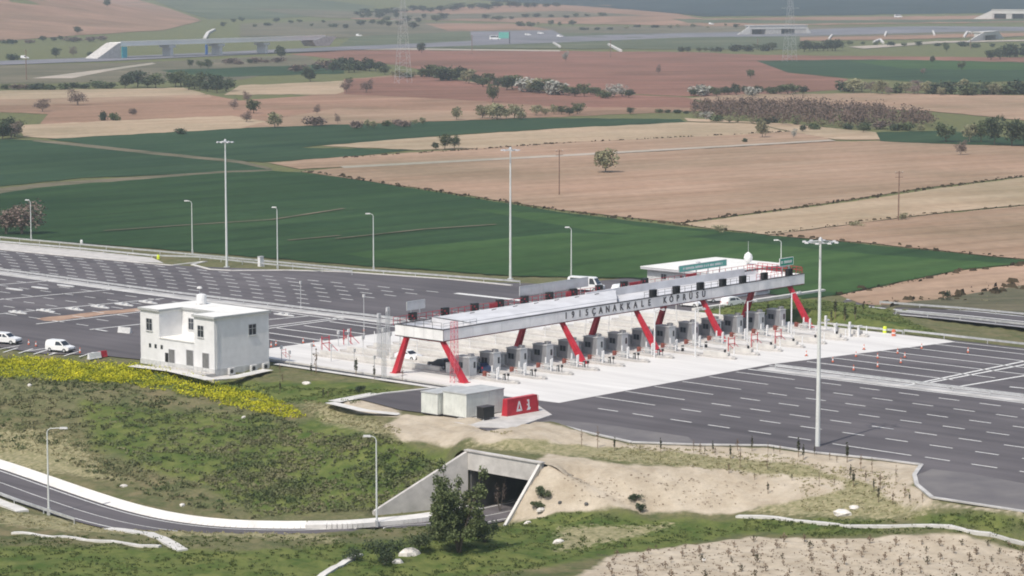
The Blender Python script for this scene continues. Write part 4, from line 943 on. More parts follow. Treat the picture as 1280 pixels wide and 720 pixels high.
# red height gates
def make_aframe():
    t = thing('folding_gate', 'x', 'gate', (0, 0, 0))
    b = MB()
    for x in (-.75, .75): b.tube((x, 0, 0), (x, 0, 2.4), .07, n=5)
    b.tube((-.75, 0, 1.3), (.75, 0, 1.3), .06, n=5); b.tube((-.75, 0, 2.1), (.75, 0, 2.1), .06, n=5); b.build('frame', RED, t)
    b = MB()
    for x in (-.7, .7): b.tube((x, 0, 1.4), (x + 1.0, -.9, .03), .05, n=5)
    b.tube((.8, -.45, .7), (-.7, -.45, .7), .04, n=4) if False else None
    b.build('brace', REDD, t); return t
afP = Proto(make_aframe)
for (u, v), lab in (((8.3, 37.0), 'red steel height gate frame at the left end of the pale slab'), ((16.1, 40.5), 'red steel height gate frame in the middle of the left slab edge'),
        ((-.2, 37.0), 'small red gate frame on the slab next to the white building'), ((49.8, -8.6), 'left one of three red gate frames on the right side of the slab'),
        ((55.7, -8.4), 'middle one of three red gate frames on the right side of the slab'), ((61.4, -8.6), 'right one of three red gate frames nearest the tall lamp mast')):
    afP.put(W(u, v, .01), RZ, lab, 'red gate frames', cat='gate', scale=.55 if u < 0 else 1)
# white camera poles in front of the canopy
def make_pole():
    t = thing('camera_pole', 'x', 'pole', (0, 0, 0))
    b = MB(); b.tube((0, 0, 0), (0, 0, 7.1), .13, .10, 8); b.build('pole', WHITE, t)
    b = MB(); b.tube((-.1, 0, 7.0), (2.6, .3, 7.15), .06, n=5); b.box(2.2, 2.6, .1, .5, 6.85, 7.1); b.build('arm', WHITE2, t); return t
cpP = Proto(make_pole)
for (x, y), lab in (((818, 447), 'white camera pole beside the third red leg of the canopy'), ((869, 446), 'white camera pole left of the fourth red leg'), ((934, 434), 'white camera pole between the fourth and fifth red legs'), ((989, 422), 'white camera pole left of the last red leg')):
    cpP.put(P0(x, y), RZ, lab, 'white camera poles', cat='pole')
# lattice masts
def lattice(name, lab, cat, loc, h, w, m, n=9, r=.05, rz=0, taper=1.0, group=None):
    t = thing(name, lab, cat, loc, rz, group)
    b = MB(); c = [(-w, -w), (w, -w), (w, w), (-w, w)]; k_ = lambda f: 1 + (taper - 1) * f
    for x, y in c: b.tube((x, y, 0), (x * taper, y * taper, h), r, n=4)
    b.build('legs', m, t) if False else None
    legs = b; br = MB()
    for i in range(n):
        f0, f1 = i / n, (i + 1) / n
        for j in range(4):
            a, d = c[j], c[(j + 1) % 4]; p, q = (a, d) if i % 2 else (d, a)
            br.tube((p[0] * k_(f0), p[1] * k_(f0), h * f0), (q[0] * k_(f1), q[1] * k_(f1), h * f1), r * .7, n=4, cap=False)
            br.tube((a[0] * k_(f1), a[1] * k_(f1), h * f1), (d[0] * k_(f1), d[1] * k_(f1), h * f1), r * .6, n=4, cap=False)
    o = legs.build('corner_tubes', m, t); br.build('bracing', m, t)
    return t
PINK = mat('faded_red_paint', (.62, .16, .20), .5, .15, 1)
lattice('lattice_mast', 'thin faded red lattice mast in front of the left end of the canopy', 'mast', P0(568, 478), 8.6, .42, PINK, 12, .035, RZ, .8)
for (x, y), h, lab in (((480, 474), 7.4, 'grey lattice mast on the slab edge left of the canopy'), ((474, 452), 7.2, 'taller grey lattice frame behind the slab edge mast'), ((485, 447), 7.6, 'grey lattice post closest to the end of the canopy')):
    t = lattice('lattice_mast', lab, 'mast', P0(x, y), h, .22, STEEL, 10, .035, RZ, .9)
    b = MB(); b.box(-.3, .3, -.15, .15, h - .6, h, .05, .05); b.build('equipment_box', GREYP, t)
for i, ((x, y), h) in enumerate([((730 - 275, 421), 6.8), ((376, 386), 4.8), ((414, 452), 2.6), ((423, 433), 2.4), ((436, 432), 2.6), ((352, 452), 2.4), ((362, 455), 2.0), ((500, 440), 3.0), ((512, 432), 4.2), ((533, 428), 2.8), ((560, 437), 3.0), ((390, 460), 3.6), ((443, 465), 3.4), ((468, 472), 3.2)]):
    t = thing('slender_post', f'thin pale grey post, {nth(i)} of those scattered left of and behind the canopy', 'post', P0(x, y), RZ, 'thin posts on the slab')
    b = MB(); b.tube((0, 0, 0), (0, 0, h), .07, .05, 6); b.build('shaft', STEEL, t); b = MB(); b.box(-.18, .18, -.12, .12, h - .5, h); b.build('head', WHITE2, t)

# ------------------------------------------------------------------ white two storey building
def window_at(t, face, a, z, w, h, name='window', m=GLASS, fr=True, recess=.02, off=0.0):
    """face 'x' = plane x=off facing -x (a runs along y); face 'y' = plane y=off facing -y (a runs along x)"""
    def bx(a0, a1, d0, d1, z0, z1):
        b = MB(); return b.box(off - d1, off - d0, a0, a1, z0, z1) if face == 'x' else b.box(a0, a1, off - d1, off - d0, z0, z1)
    o = bx(a - w / 2, a + w / 2, .003, .03, z, z + h).build(name, m, t)
    if fr:
        b = MB()
        for q in ((a - w / 2 - .08, a - w / 2 - .0, z - .08, z + h + .08), (a + w / 2, a + w / 2 + .08, z - .08, z + h + .08), (a - w / 2, a + w / 2, z - .08, z), (a - w / 2, a + w / 2, z + h, z + h + .08), (a - .03, a + .03, z, z + h), (a - w / 2, a + w / 2, z + h * .6, z + h * .6 + .05))[:6 if m is GLASS else 4]:
            k = bx(q[0], q[1], .004, .06, q[2], q[3]); b.add(k.v, k.f)
        b.build('frame', STEEL if m is GLASS else GREYP, o)
        k = bx(a - w / 2 - .15, a + w / 2 + .15, .003, .16, z - .16, z - .09); k.build('sill', WHITE2, o)
    return o
def building():
    t = thing('control_building', 'white two storey flat roofed building beside the plaza with dark windows', 'building', W(-17.4, 32.6, -.75), RZ)
    LU, LV, H = 10.4, 16.8, 8.85; r0, r1, rd = 4.5, 12.4, 4.3; ht = 4.75
    Hs = H - .35
    b = MB(); b.box(0, LU, 0, r0, .0, Hs); b.box(0, LU, r1, LV, .0, Hs); b.box(rd, LU, r0 + .001, r1 - .001, .0, Hs); b.box(0.0, rd - .001, r0 + .001, r1 - .001, 0, ht - .12); b.build('wall', WHITE, t)
    b = MB(); b.box(-.12, rd - .003, r0 + .003, r1 - .003, ht - .117, ht + .02); b.build('terrace_roof', ROOFM, t)
    # plinth
    b = MB(); b.box(-.06, LU + .06, -.06, -.003, -.3, 1.25); b.box(-.06, -.003, 0, LV + .06, -.3, 1.25); b.build('plinth', WHITE2, t)
    pl = [(-.25, -.25), (LU + .25, -.25), (LU + .25, LV + .25), (-.25, LV + .25), (-.25, r1 - .2), (rd - .2, r1 - .2), (rd - .2, r0 + .2), (-.25, r0 + .2)]
    b = MB(); b.flat(pl, Hs + .003, H); b.build('roof', ROOFM, t)
    b = MB()
    for a, c in zip(pl, pl[1:] + pl[:1]): b.beam((a[0], a[1], H - .12), (c[0], c[1], H - .12), .1, .3)
    b.build('eaves_trim', CONTR, t)
    for f, a, z, w, h in (('x', 14.7, 5.6, 1.25, 1.7), ('x', 3.0, 5.7, 1.25, 1.6)): window_at(t, f, a, z, w, h)
    window_at(t, 'x', 10.3, 5.7, 1.1, 1.6, off=rd)
    window_at(t, 'y', 7.2, 5.6, 1.35, 1.5)
    for a in (14.6, 13.3, 11.9): window_at(t, 'x', a, 3.05, .5, .6, fr=False)
    for a, h, w in ((9.6, 2.3, 1.3), (5.5, 2.6, 1.5), (1.95, 2.5, 1.4)): window_at(t, 'x', a, .9, w, h, 'door', m=mat('door_grey', (.16, .16, .16), .5, .2, 2))
    window_at(t, 'x', 10.75, .9, .8, 1.7, 'doorway', m=BLACK, fr=False)
    b = MB(); b.box(-1.9, -.07, -.3, 12.0, -.4, .72); b.build('terrace', CONC, t)
    b = MB()
    for k in range(14): y = -.2 + k * .93; b.tube((-1.82, y, .722), (-1.82, y, 1.6), .025, n=4)
    b.tube((-1.82, -.2, 1.6), (-1.82, 11.9, 1.6), .03, n=4); b.tube((-1.82, -.2, 1.2), (-1.82, 11.9, 1.2), .02, n=4); b.build('railing', STEEL, t)
    b = MB(); b.box(-1.9, LU + .8, -2.0, -.31, -.4, .25); b.build('apron', CONC, t)
    b = MB(); b.tube((9.6, 10.9, H), (9.6, 10.9, H + .35), .3, n=10)
    b = MB(); b.tube((.12, .12, H - .4), (.12, -.14, H - .5), .06, n=6); b.tube((.3, -.1, 1.25), (.3, -.1, H - .4), .05, n=6); b.build('downpipe', WHITE2, t)
    return t
bt = building()
HB = -.75 + 8.85
p = W(-17.4 + 8.6, 32.6 + 13.0, HB)
t = thing('water_tank', 'white round water tank on the roof of the two storey building', 'tank', p, RZ)
b = MB(); b.lathe([(.72, 0), (.76, .15), (.78, .9), (.72, 1.4), (.4, 1.53), (.1, 1.55)], 14); b.build('vessel', WHITE, t); b = MB(); b.box(-.7, .7, -.7, .7, -.02, 0.0); b.lathe([(.14, 1.553), (.14, 1.65)], 8); b.build('cap', GREYP, t)
t = thing('antenna', 'small grey antenna behind the white water tank on the roof', 'antenna', W(-17.4 + 9.6, 32.6 + 14.6, HB), RZ)
b = MB(); b.tube((0, 0, 0), (0, 0, 2.3), .04, n=5); b.build('mast', STEEL, t); b = MB(); b.lathe([(.05, 2.05), (.45, 2.15), (.3, 2.4), (.05, 2.45)], 8); b.build('dish', WHITE2, t)
for i, (x, y) in enumerate(((2.4, -.9), (6.6, -.9), (8.9, -.9))):
    t = thing('air_conditioner', f'white air conditioner at the foot of the white building, {nth(i)} from left', 'air conditioner', W(-17.4 + x, 32.6 + y, -.40), RZ, 'air conditioners by the white building')
    b = MB(); b.box(-.55, .55, -.22, .22, .05, .95); b.build('case', WHITE2, t); b = MB(); b.tube((-.15, -.225, .5), (-.15, -.24, .5), .3, n=12); b.build('fan', DARK, t)
    b = MB(); b.box(-.5, -.4, -.2, .2, 0, .05); b.box(.4, .5, -.2, .2, 0, .05); b.build('feet', DARK, t)

# ------------------------------------------------------------------ second low building behind the canopy
def low_building():
    u0, u1, v0, v1, H = 110.5, 131, 43.5, 59.5, 3.2
    t = thing('service_building', 'low white building with a broad flat white roof behind the toll canopy', 'building', W(u0, v0, 0), RZ)
    LU, LV = u1 - u0, v1 - v0
    b = MB(); b.box(0, LU, 0, LV, .01, H - .5); b.build('wall', WHITE2, t)
    b = MB(); b.box(-.9, LU + .9, -.9, LV + .9, H - .497, H - .1); b.build('eaves', GREYP, t)
    b = MB(); b.box(-.95, LU + .95, -.95, LV + .95, H - .097, H); b.build('roof', ROOFM, t)
    for a in (2.5, 7.5, 12.0): window_at(t, 'x', a, 1.1, 1.2, .9)
    for a in (3, 8, 13, 18): window_at(t, 'y', a, 1.1, 1.2, .9)
    b = MB(); b.box(10, 10.8, 12, 12.6, H + .003, H + .3); b.build('roof_hatch', GREYP, t)
    return t
low_building()
t = thing('radome', 'white dome on a thin spiked mast rising behind the right part of the canopy', 'antenna', P0(935, 352), RZ)
b = MB(); b.tube((0, 0, 0), (0, 0, 3.6), .25, n=8); b.build('pedestal', WHITE2, t)
b = MB(); b.lathe([(.3, 3.6), (.7, 3.9), (.85, 4.5), (.7, 5.1), (.25, 5.5), (.05, 5.6)], 12); b.build('dome', WHITE, t); b = MB(); b.tube((0, 0, 5.6), (0, 0, 7.6), .06, .03, 5); b.build('spike', STEEL, t)
for i, (u, v, lu, lv, h, lab) in enumerate([(103, 33.5, 4.4, 2.3, 2.5, 'grey panelled cabin behind the canopy, left of the two cabins'), (108.5, 32.5, 4.2, 2.3, 2.6, 'grey panelled cabin behind the canopy, right of the two cabins')]):
    t = thing('site_cabin', lab, 'cabin', W(u, v, .01), RZ); b = MB(); b.box(0, lu, 0, lv, .1, h); b.build('body', GREYP, t); b = MB(); b.box(-.1, lu + .1, -.1, lv + .1, h + .003, h + .12); b.build('roof', WHITE2, t)
    b = MB(); b.box(.5, lu - .5, -.03, -.003, .5, h - .3); b.build('panel', BOOTH, t)

# ------------------------------------------------------------------ containers
def container(lab, px, LU, LV, H, rz=RZ, z=0.05, seams_=2, rib=True):
    q = UV(*px); t = thing('shipping_container', lab, 'container', W(q[0], q[1], z), rz)
    b = MB(); b.box(0, LU, 0, LV, .12, H - .12); b.build('body', CONT, t)
    b = MB(); b.box(-.08, LU + .08, -.08, LV + .08, H - .117, H + .02); b.build('roof', CONTR, t)
    b = MB(); b.box(-.03, LU + .03, -.03, LV + .03, .0, .117); b.build('base_frame', DARK, t)
    b = MB()
    for k in range(1, int(LU / .45)): b.box(k * .45 - .03, k * .45 + .03, -.03, -.003, .15, H - .15)
    for k in range(1, int(LV / .45)): b.box(-.03, -.003, k * .45 - .03, k * .45 + .03, .15, H - .15)
    b.build('ribs', CONT, t)
    b = MB(); b.box(LU * .6 - .02, LU * .6 + .02, -.045, -.032, .15, H - .15); b.build('seam', GREYP, t); return t
container('pale grey shipping container with a darker roof, the left one of the pair', (547, 520), 6.6, 3.0, 2.9)
container('pale grey container with darker roof, in front and right of its twin', (583, 524), 7.0, 4.2, 3.2)
def red_tank():
    q = UV(634, 521.5); t = thing('red_container', 'red rectangular container with white symbols on the concrete pad', 'container', W(q[0], q[1], .1), RZ)
    L, D, H = 6.0, 1.0, 2.1
    b = MB(); b.box(0, L, 0, D, .02, H, .12, .12); o = b.build('body', RED, t)
    b = MB(); b.box(-.05, L + .05, -.05, D + .05, 0, .05)
    for x in (.05, L - .12): b.box(x, x + .07, -.02, -.0, .1, H)
    b.box(.15, L - .15, .1, D - .1, H + .003, H + .08); b.build('frame', REDD, t)
    yy = lambda z: .12 * (z / H) - .012
    def P(pts, hole=None):
        b.add([(x, yy(z), z) for x, z in pts], [tuple(range(len(pts)))])
    b = MB(); x0 = 1.75       # triangle standing on a bar
    P([(x0, .42), (x0 + .28, .42), (x0 + .62, 1.45), (x0 + .50, 1.72)]); P([(x0 + .50, 1.72), (x0 + .62, 1.45), (x0 + .88, .42), (x0 + 1.15, .42), (x0 + .72, 1.72)]); P([(x0 + .1, .40), (x0 + 1.05, .40), (x0 + 1.0, .68), (x0 + .16, .68)]); b.build('symbol', WHITE, t); b = MB()
    x1 = 3.75                # bent stroke with a foot
    P([(x1 + .25, .7), (x1 + .55, .7), (x1 + .52, 1.75), (x1 + .1, 1.75), (x1 + .14, 1.5), (x1 + .3, 1.5)]); P([(x1 - .05, .38), (x1 + .62, .38), (x1 + .78, .72), (x1 + .2, .68)]); P([(x1 + .02, 1.05), (x1 + .24, .95), (x1 + .24, 1.15), (x1 + .08, 1.25)])
    b.build('symbol', WHITE, t); return t
red_tank()
q = UV(607, 525)
t = thing('generator', 'black boxy generator on legs in front of the pale containers', 'generator', W(q[0], q[1], 0.0), RZ)
b = MB(); b.box(-1.0, 1.0, -.6, .6, .32, 1.75); b.build('housing', BLACK, t); b = MB()
for x in (-.85, .85):
    for y in (-.45, .45): b.box(x - .07, x + .07, y - .07, y + .07, .0, .317)
b.build('legs', WHITE2, t); b = MB(); b.box(-1.05, 1.05, -.65, .65, 1.753, 1.83); b.build('lid', DARK, t)

# ------------------------------------------------------------------ vehicles
def make_vehicle(kind, body):
    t = thing({'van': 'parked_van', 'suv': 'parked_car', 'car': 'parked_car', 'bus': 'minibus'}[kind], 'x', 'van' if kind == 'van' else ('minibus' if kind == 'bus' else 'car'), (0, 0, 0))
    D = {'van': (4.4, 1.75, 1.80), 'suv': (4.6, 1.85, 1.72), 'car': (4.4, 1.78, 1.45), 'bus': (6.6, 2.05, 2.65)}[kind]; L, Wd, H = D
    if kind == 'van': low = [(0, .35), (L - .15, .35), (L, .55), (L - .05, .85), (L - .9, 1.02), (0, 1.0)]; up = [(.0, 1.0), (L - .95, 1.02), (L - 1.75, H - .08), (L - 2.1, H), (.25, H), (.02, H - .25)]
    elif kind == 'bus': low = [(0, .4), (L - .1, .4), (L, .7), (L - .05, 1.15), (L - .7, 1.35), (0, 1.35)]; up = [(0, 1.35), (L - .7, 1.35), (L - 1.5, H - .1), (L - 1.8, H), (.2, H), (.0, H - .2)]
    elif kind == 'suv': low = [(.05, .35), (L - .1, .35), (L, .6), (L - .08, .92), (L - 1.2, 1.08), (0, 1.05), (0, .6)]; up = [(.1, 1.05), (L - 1.2, 1.08), (L - 2.0, H - .06), (L - 2.4, H), (.6, H), (.3, H - .1)]
    else: low = [(.05, .28), (L - .1, .28), (L, .5), (L - .08, .75), (L - 1.2, .92), (.05, .92), (0, .6)]; up = [(.5, .92), (L - 1.3, .92), (L - 2.1, H - .06), (L - 2.6, H), (1.4, H), (1.1, H - .08)]
    b = MB(); b.prism(low, -Wd / 2, Wd / 2)
    n = len(up); zs = [z for _, z in up]; z0, z1 = min(zs), max(zs); ins = .16
    vs = [(x, -Wd / 2 + ins * (z - z0) / (z1 - z0) + .01, z + .001) for x, z in up] + [(x, Wd / 2 - ins * (z - z0) / (z1 - z0) - .01, z + .001) for x, z in up]
    b.add(vs, [tuple(range(n)), tuple(range(2 * n - 1, n - 1, -1))] + [(i, n + i, n + (i + 1) % n, (i + 1) % n) for i in range(n)]); b.build('body', body, t)
    def side(name, pts):
        for s in (-1, 1):
            f = lambda z: s * (Wd / 2 - ins * (z - z0) / (z1 - z0) - .01 + .012)
            q = MB(); q.add([(x, f(z), z) for x, z in pts], [tuple(range(len(pts)))]); q.build(name, GLASS, t)
    g0, g1 = z0 + .08, z1 - .16
    if kind == 'van': side('side_window', [(L - 2.55, g0), (L - 1.15, g0), (L - 1.85, g1), (L - 2.5, g1)])
    elif kind == 'bus': side('side_window', [(.5, g0 + .1), (L - 2.5, g0 + .1), (L - 2.5, g1), (.5, g1)]); side('cab_window', [(L - 2.3, g0), (L - 1.1, g0), (L - 1.6, g1), (L - 2.3, g1)])
    else: side('side_window', [(L * .47, g0), (L - 1.5, g0), (L - 2.2, g1), (L * .47, g1)]); side('rear_window', [((.5 if kind == 'suv' else 1.0), g0), (L * .44, g0), (L * .44, g1), ((.75 if kind == 'suv' else 1.45), g1)])
    (xa, za), (xb, zb_) = up[1], up[2]; w0 = Wd / 2 - .12; w1 = Wd / 2 - ins - .08; e = .02
    lerp = lambda f: (xa + (xb - xa) * f + e, za + (zb_ - za) * f + e)
    a_, c_ = lerp(.08), lerp(.9); q = MB(); q.add([(a_[0], -w0, a_[1]), (a_[0], w0, a_[1]), (c_[0], w1, c_[1]), (c_[0], -w1, c_[1])], [(0, 1, 2, 3)]); q.build('windscreen', GLASS, t)
    r = .33 if kind != 'bus' else .4
    for x in (L * .19, L * .81):
        for s in (-1, 1):
            q = MB(); q.tube((x, s * (Wd / 2 - .2), r), (x, s * (Wd / 2 + .02), r), r, n=14); wo = q.build('wheel', TYRE, t)
            q = MB(); q.tube((x, s * (Wd / 2 + .021), r), (x, s * (Wd / 2 + .035), r), r * .55, n=10); q.build('rim', STEEL, wo)
    for s in (-1, 1):
        q = MB(); q.box(L - .14, L + .01, s * (Wd / 2 - .28) - .18, s * (Wd / 2 - .28) + .18, .62, .8); q.build('headlight', GREYP, t)
        q = MB(); q.box(-.02, .05, s * (Wd / 2 - .14) - .09, s * (Wd / 2 - .14) + .09, .7, 1.0); q.build('tail_light', RED, t)
    q = MB(); q.box(L - .08, L + .04, -Wd / 2 + .05, Wd / 2 - .05, .32, .52); q.build('bumper', DARK, t)
    return t
vanW = Proto(lambda: make_vehicle('van', CARW)); suvW = Proto(lambda: make_vehicle('suv', CARW)); carD = Proto(lambda: make_vehicle('car', CARD)); carB = Proto(lambda: make_vehicle('car', CARB)); busW = Proto(lambda: make_vehicle('bus', CARW)); carW = Proto(lambda: make_vehicle('car', CARW))
def heading(p, q): d = q - p; return math.atan2(d[1], d[0])
def veh(pr, p, q, lab, cat, group=None): p = P0(*p); q = P0(*q); pr.put(p + np.array([0, 0, .012]), heading(p, q), lab, group, cat=cat)
veh(vanW, (61, 438.5), (97, 441.5), 'white panel van parked at the plaza edge beside traffic cones', 'van')
veh(suvW, (-8, 428.5), (30, 430.8), 'white estate car cut off by the left edge of the photo', 'car')
veh(carD, (565, 462), (540, 458), 'dark grey car stopped under the left end of the canopy', 'car')
veh(carB, (609, 467), (592, 460), 'dark blue car between the first two toll booths', 'car')
veh(carD, (640, 476 - 11), (615, 461), 'black car waiting beside the second toll booth', 'car') if False else None
veh(carW, (498, 448), (528, 452), 'white car driving away under the left end of the canopy', 'car')
veh(busW, (712, 363), (748, 365), 'white minibus parked behind the canopy beside the green field', 'minibus')
for i, (p, q, pr, lab, c) in enumerate([((884, 378), (915, 377), vanW, 'white van parked behind the canopy, in front of the low building', 'van'), ((905, 384), (930, 381), suvW, 'white estate car parked on the kerb behind the right part of the canopy', 'car'), ((850, 382), (872, 384), carW, 'white car seen under the canopy between the third and fourth legs', 'car'), ((768, 368), (784, 366), suvW, 'white estate car just right of the minibus behind the canopy', 'car')]): veh(pr, p, q, lab, c)

# ------------------------------------------------------------------ cones, kerbside things
def make_cone():
    t = thing('traffic_cone', 'x', 'traffic cone', (0, 0, 0))
    b = MB(); b.box(-.24, .24, -.24, .24, 0, .05); b.build('base', DARK, t)
    b = MB(); b.tube((0, 0, .051), (0, 0, .32), .18, .13, 10); b.tube((0, 0, .601), (0, 0, .9), .08, .035, 10); b.build('body', ORANGE, t)
    b = MB(); b.tube((0, 0, .321), (0, 0, .6), .13, .08, 10); b.build('band', WHITE, t); return t
coneP = Proto(make_cone)
cones = [((36, 431), 'by the white estate car, left of its neighbour'), ((45, 433), 'by the white estate car, right of its neighbour'), ((100, 441), 'right in front of the white van'),
 ((379, 429), 'on the asphalt just right of the white building'), ((339, 434), 'at the corner of the white building'), ((392, 433), 'at the start of the left lane lines'), ((345, 432), 'between the building and the small red gate'), ((430, 424), 'on the edge of the slab between two red gates'), ((455, 414), 'on the upper left edge of the slab'),
 ((1008, 445), 'right below the tall lamp mast on the slab'), ((1041, 453), 'on the lane line right of the lamp mast'), ((1067, 463), 'lowest on the lane lines right of the lamp mast'), ((1097, 448), 'on the corner of the slab'), ((1097, 459), 'on the second lane line near the slab'),
 ((1122, 442), 'on the third lane line at the slab edge'), ((1131, 447), 'right of the slab edge between two lane lines'), ((1126, 454), 'just below the slab edge on a lane line'), ((1080, 437), 'on the pale slab near its upper edge'), ((1152, 436), 'small one at the top right corner of the slab'), ((1210, 441), 'far right on the open asphalt lanes'), ((1070, 446), 'on the pale slab right of the mast')]
for (x, y), lab in cones: coneP.put(P0(x, y, .011), rng.random(), 'orange and white traffic cone ' + lab, 'traffic cones', cat='traffic cone', scale=.95)
for (x, y), lab in (((1106, 416), 'yellow drum marker at the edge of the green mound'), ((1117, 420), 'orange drum marker at the slab corner below the green mound')):
    t = thing('marker_drum', lab, 'marker', P0(x, y), 0); c = YELLOW if 'yellow' in lab else ORANGE
    b = MB(); b.lathe([(.32, 0), (.34, .5), (.3, .95), (.2, 1.05)], 10); b.build('drum', c, t); b = MB(); b.lathe([(.35, .4), (.35, .6)], 10); b.build('band', WHITE, t)
def barrier_block(px, lab, LV=2.2, m=WHITE, red=False, rz=RZ):
    t = thing('road_barrier', lab, 'barrier', P0(*px), rz)
    b = MB(); b.prism([(-.3, 0), (.3, 0), (.22, .25), (.1, .9), (-.1, .9), (-.22, .25)], -LV / 2, LV / 2); b.build('block', m, t)
    if red: b = MB(); b.prism([(-.3, 0), (.3, 0), (.22, .25), (.1, .9), (-.1, .9), (-.22, .25)], LV / 2 + .003, LV / 2 + 1.5) ; b.build('block_end', RED, t)
barrier_block((118, 448), 'white plastic barrier at the plaza edge beside a red one', 2.4, rz=RZ + R(95)); barrier_block((128, 446), 'red plastic barrier at the plaza edge', 1.6, RED, rz=RZ + R(95))
barrier_block((156, 416), 'long white barrier box on the asphalt left of the white building', 2.6, WHITE2, rz=RZ + R(10))
for i, (x, y) in enumerate([(18, 362), (50, 360.2), (82, 357.6), (22, 391), (57, 389), (93, 387), (125, 384.2), (155, 381.3), (185, 378.5), (355, 394)]):
    t = thing('concrete_pad', f'flat white oval pad lying on the asphalt at left, {nth(i)} in the rows', 'concrete pad', P0(x, y, .012), RZ + R(90), 'white pads on the left asphalt')
    b = MB(); pts = [(2.6 * math.cos(a), .55 * math.sin(a)) for a in np.linspace(0, 2 * math.pi, 14)[:-1]]; b.flat(pts, 0, .14); b.build('slab', WHITE2, t)
    if i > 2: b = MB(); b.box(-1.2, -.4, -.2, .2, .143, .4); b.box(.3, 1.2, -.2, .2, .143, .35); b.build('blocks', WHITE2, t)
# guard rails
def guardrail(lab, pts, h=.8, step=6.0, m=STEEL, z=None, name='guard_rail'):
    P = dens(pts, step); o = np.array(P[0]); o[2] = 0; t = thing(name, lab, 'guard rail', o)
    zz = [0.0 if z is not None else hz(p[0], p[1]) for p in P]
    b = MB()
    for p, s, a, c in zip(P[:-1], P[1:], zz[:-1], zz[1:]): b.beam((p[0] - o[0], p[1] - o[1], a + h - .15), (s[0] - o[0], s[1] - o[1], c + h - .15), .08, .32)
    b.build('rail', m, t); me = MB().box(-.06, .06, -.06, .06, -.1, h).mesh('post', m)
    for p, a in zip(P, zz):
        c = bpy.data.objects.new('post', me); COL.objects.link(c); c.parent = t; c.location = (float(p[0] - o[0]), float(p[1] - o[1]), a)
    return t
guardrail('galvanised guard rail along the far edge of the plaza below the green field', [W(70, 330), W(76, 230), *PX((0, 300), (100, 309), (200, 318), (330, 330), (440, 340), (560, 349), (650, 356))], z=0)
guardrail('second guard rail running just inside the far edge on the left', [W(66, 330), *PX((0, 305.5), (100, 314), (190, 323), (250, 325), (330, 333.5), (440, 343.5))], z=0)
guardrail('guard rail along the left half of the central median', [W(39.6, 330), W(38.8, 160), W(37.8, 109), W(39.0, 66), W(40.2, 50)], z=0)
guardrail('guard rail along the right half of the central median', [W(40.6, -24), W(41.4, -66), W(41.5, -150)], z=0)
guardrail('pale guard rail at the far right edge of the slab and asphalt', [*PX((1130, 418), (1180, 423.5), (1290, 436), (1400, 448))], z=0)
guardrail('guard rail at the foot of the green mound right of the canopy', PX((1022, 407), (1060, 411), (1128, 418)), h=.7, z=0)
guardrail('guard rail along the far side of the right hand ramp road', PX((1100, 382), (1200, 389.5), (1290, 398), (1400, 410)), z=0)
guardrail('guard rail along the near side of the right hand ramp road', PX((1120, 393), (1200, 401), (1290, 411), (1400, 423)), z=0)
q = [rp[int(len(rp) * f)] for f in (0.0, .1, .2, .28)]
guardrail('guard rail beside the lower road at the left edge', [p + np.array([-2.2, -4.2, 0]) for p in q], h=.75)
# posts with wall blocks at the far right slab edge
for i, (x, y) in enumerate([(1062, 421), (1044, 418), (1032, 413), (1073, 421)]):
    t = thing('gantry_post', f'short white equipment post at the right end of the slab, {nth(i)} of the group', 'post', P0(x, y), RZ, 'equipment posts at the right slab end')
    b = MB(); b.box(-.15, .15, -.15, .15, 0, 2.4 if i % 2 == 0 else 1.8); b.build('post', WHITE, t); b = MB(); b.box(-.2, .8, -.2, .2, 1.5, 1.78) if i != 1 else b.box(-.2, .4, -.25, .25, 1.3, 1.7); b.build('head', WHITE2, t)

# ------------------------------------------------------------------ lamps
def high_mast(px, h, lab, rw=2.9):
    p = G(*px); t = thing('floodlight_mast', lab, 'lamp mast', p, rng.random() * 3, 'tall floodlight masts')
    b = MB(); b.tube((0, 0, 0), (0, 0, h), .30 if rw > 2 else .24, .13, 12); b.build('pole', LAMPM, t)
    b = MB(); b.lathe([(.6, 0), (.6, .12)], 10); b.build('base_flange', STEEL, t)
    b = MB(); n = 18
    for i in range(n):
        a, c = 2 * math.pi * i / n, 2 * math.pi * (i + 1) / n; b.tube((rw * .62 * math.cos(a), rw * .62 * math.sin(a), h - .25), (rw * .62 * math.cos(c), rw * .62 * math.sin(c), h - .25), .07, n=5)
    for i in range(3): a = 2 * math.pi * i / 3; b.tube((0, 0, h - .1), (rw * .62 * math.cos(a), rw * .62 * math.sin(a), h - .25), .06, n=5)
    b.lathe([(.2, h - .4), (.32, h - .1), (.22, h + .2), (.08, h + .35)], 10); rg = b.build('head_ring', STEEL, t)
    for i in range(8):
        a = 2 * math.pi * i / 8; x, y = rw * .8 * math.cos(a), rw * .8 * math.sin(a); b = MB(); b.box(x - .24, x + .24, y - .2, y + .2, h - .34, h - .14, .05, .05); b.build('floodlight', GREYP, t)
    return t
def mast_h(base, top):
    p = G(*base); lo, hi = 1, 60
    for _ in range(40):
        m = (lo + hi) / 2
        if proj(p + [0, 0, m])[1] > top: lo = m
        else: hi = m
    return lo
for (bx_, by), ty, lab in (((1022, 559), 300, 'tallest floodlight mast in front of the right half of the plaza'), ((638, 349), 186, 'floodlight mast in the middle against the tan field, behind the canopy'), ((283.5, 334), 176, 'floodlight mast at left standing on the small grass island')):
    high_mast((bx_, by), mast_h((bx_, by), ty), lab, 2.45 if by > 500 else 1.95)
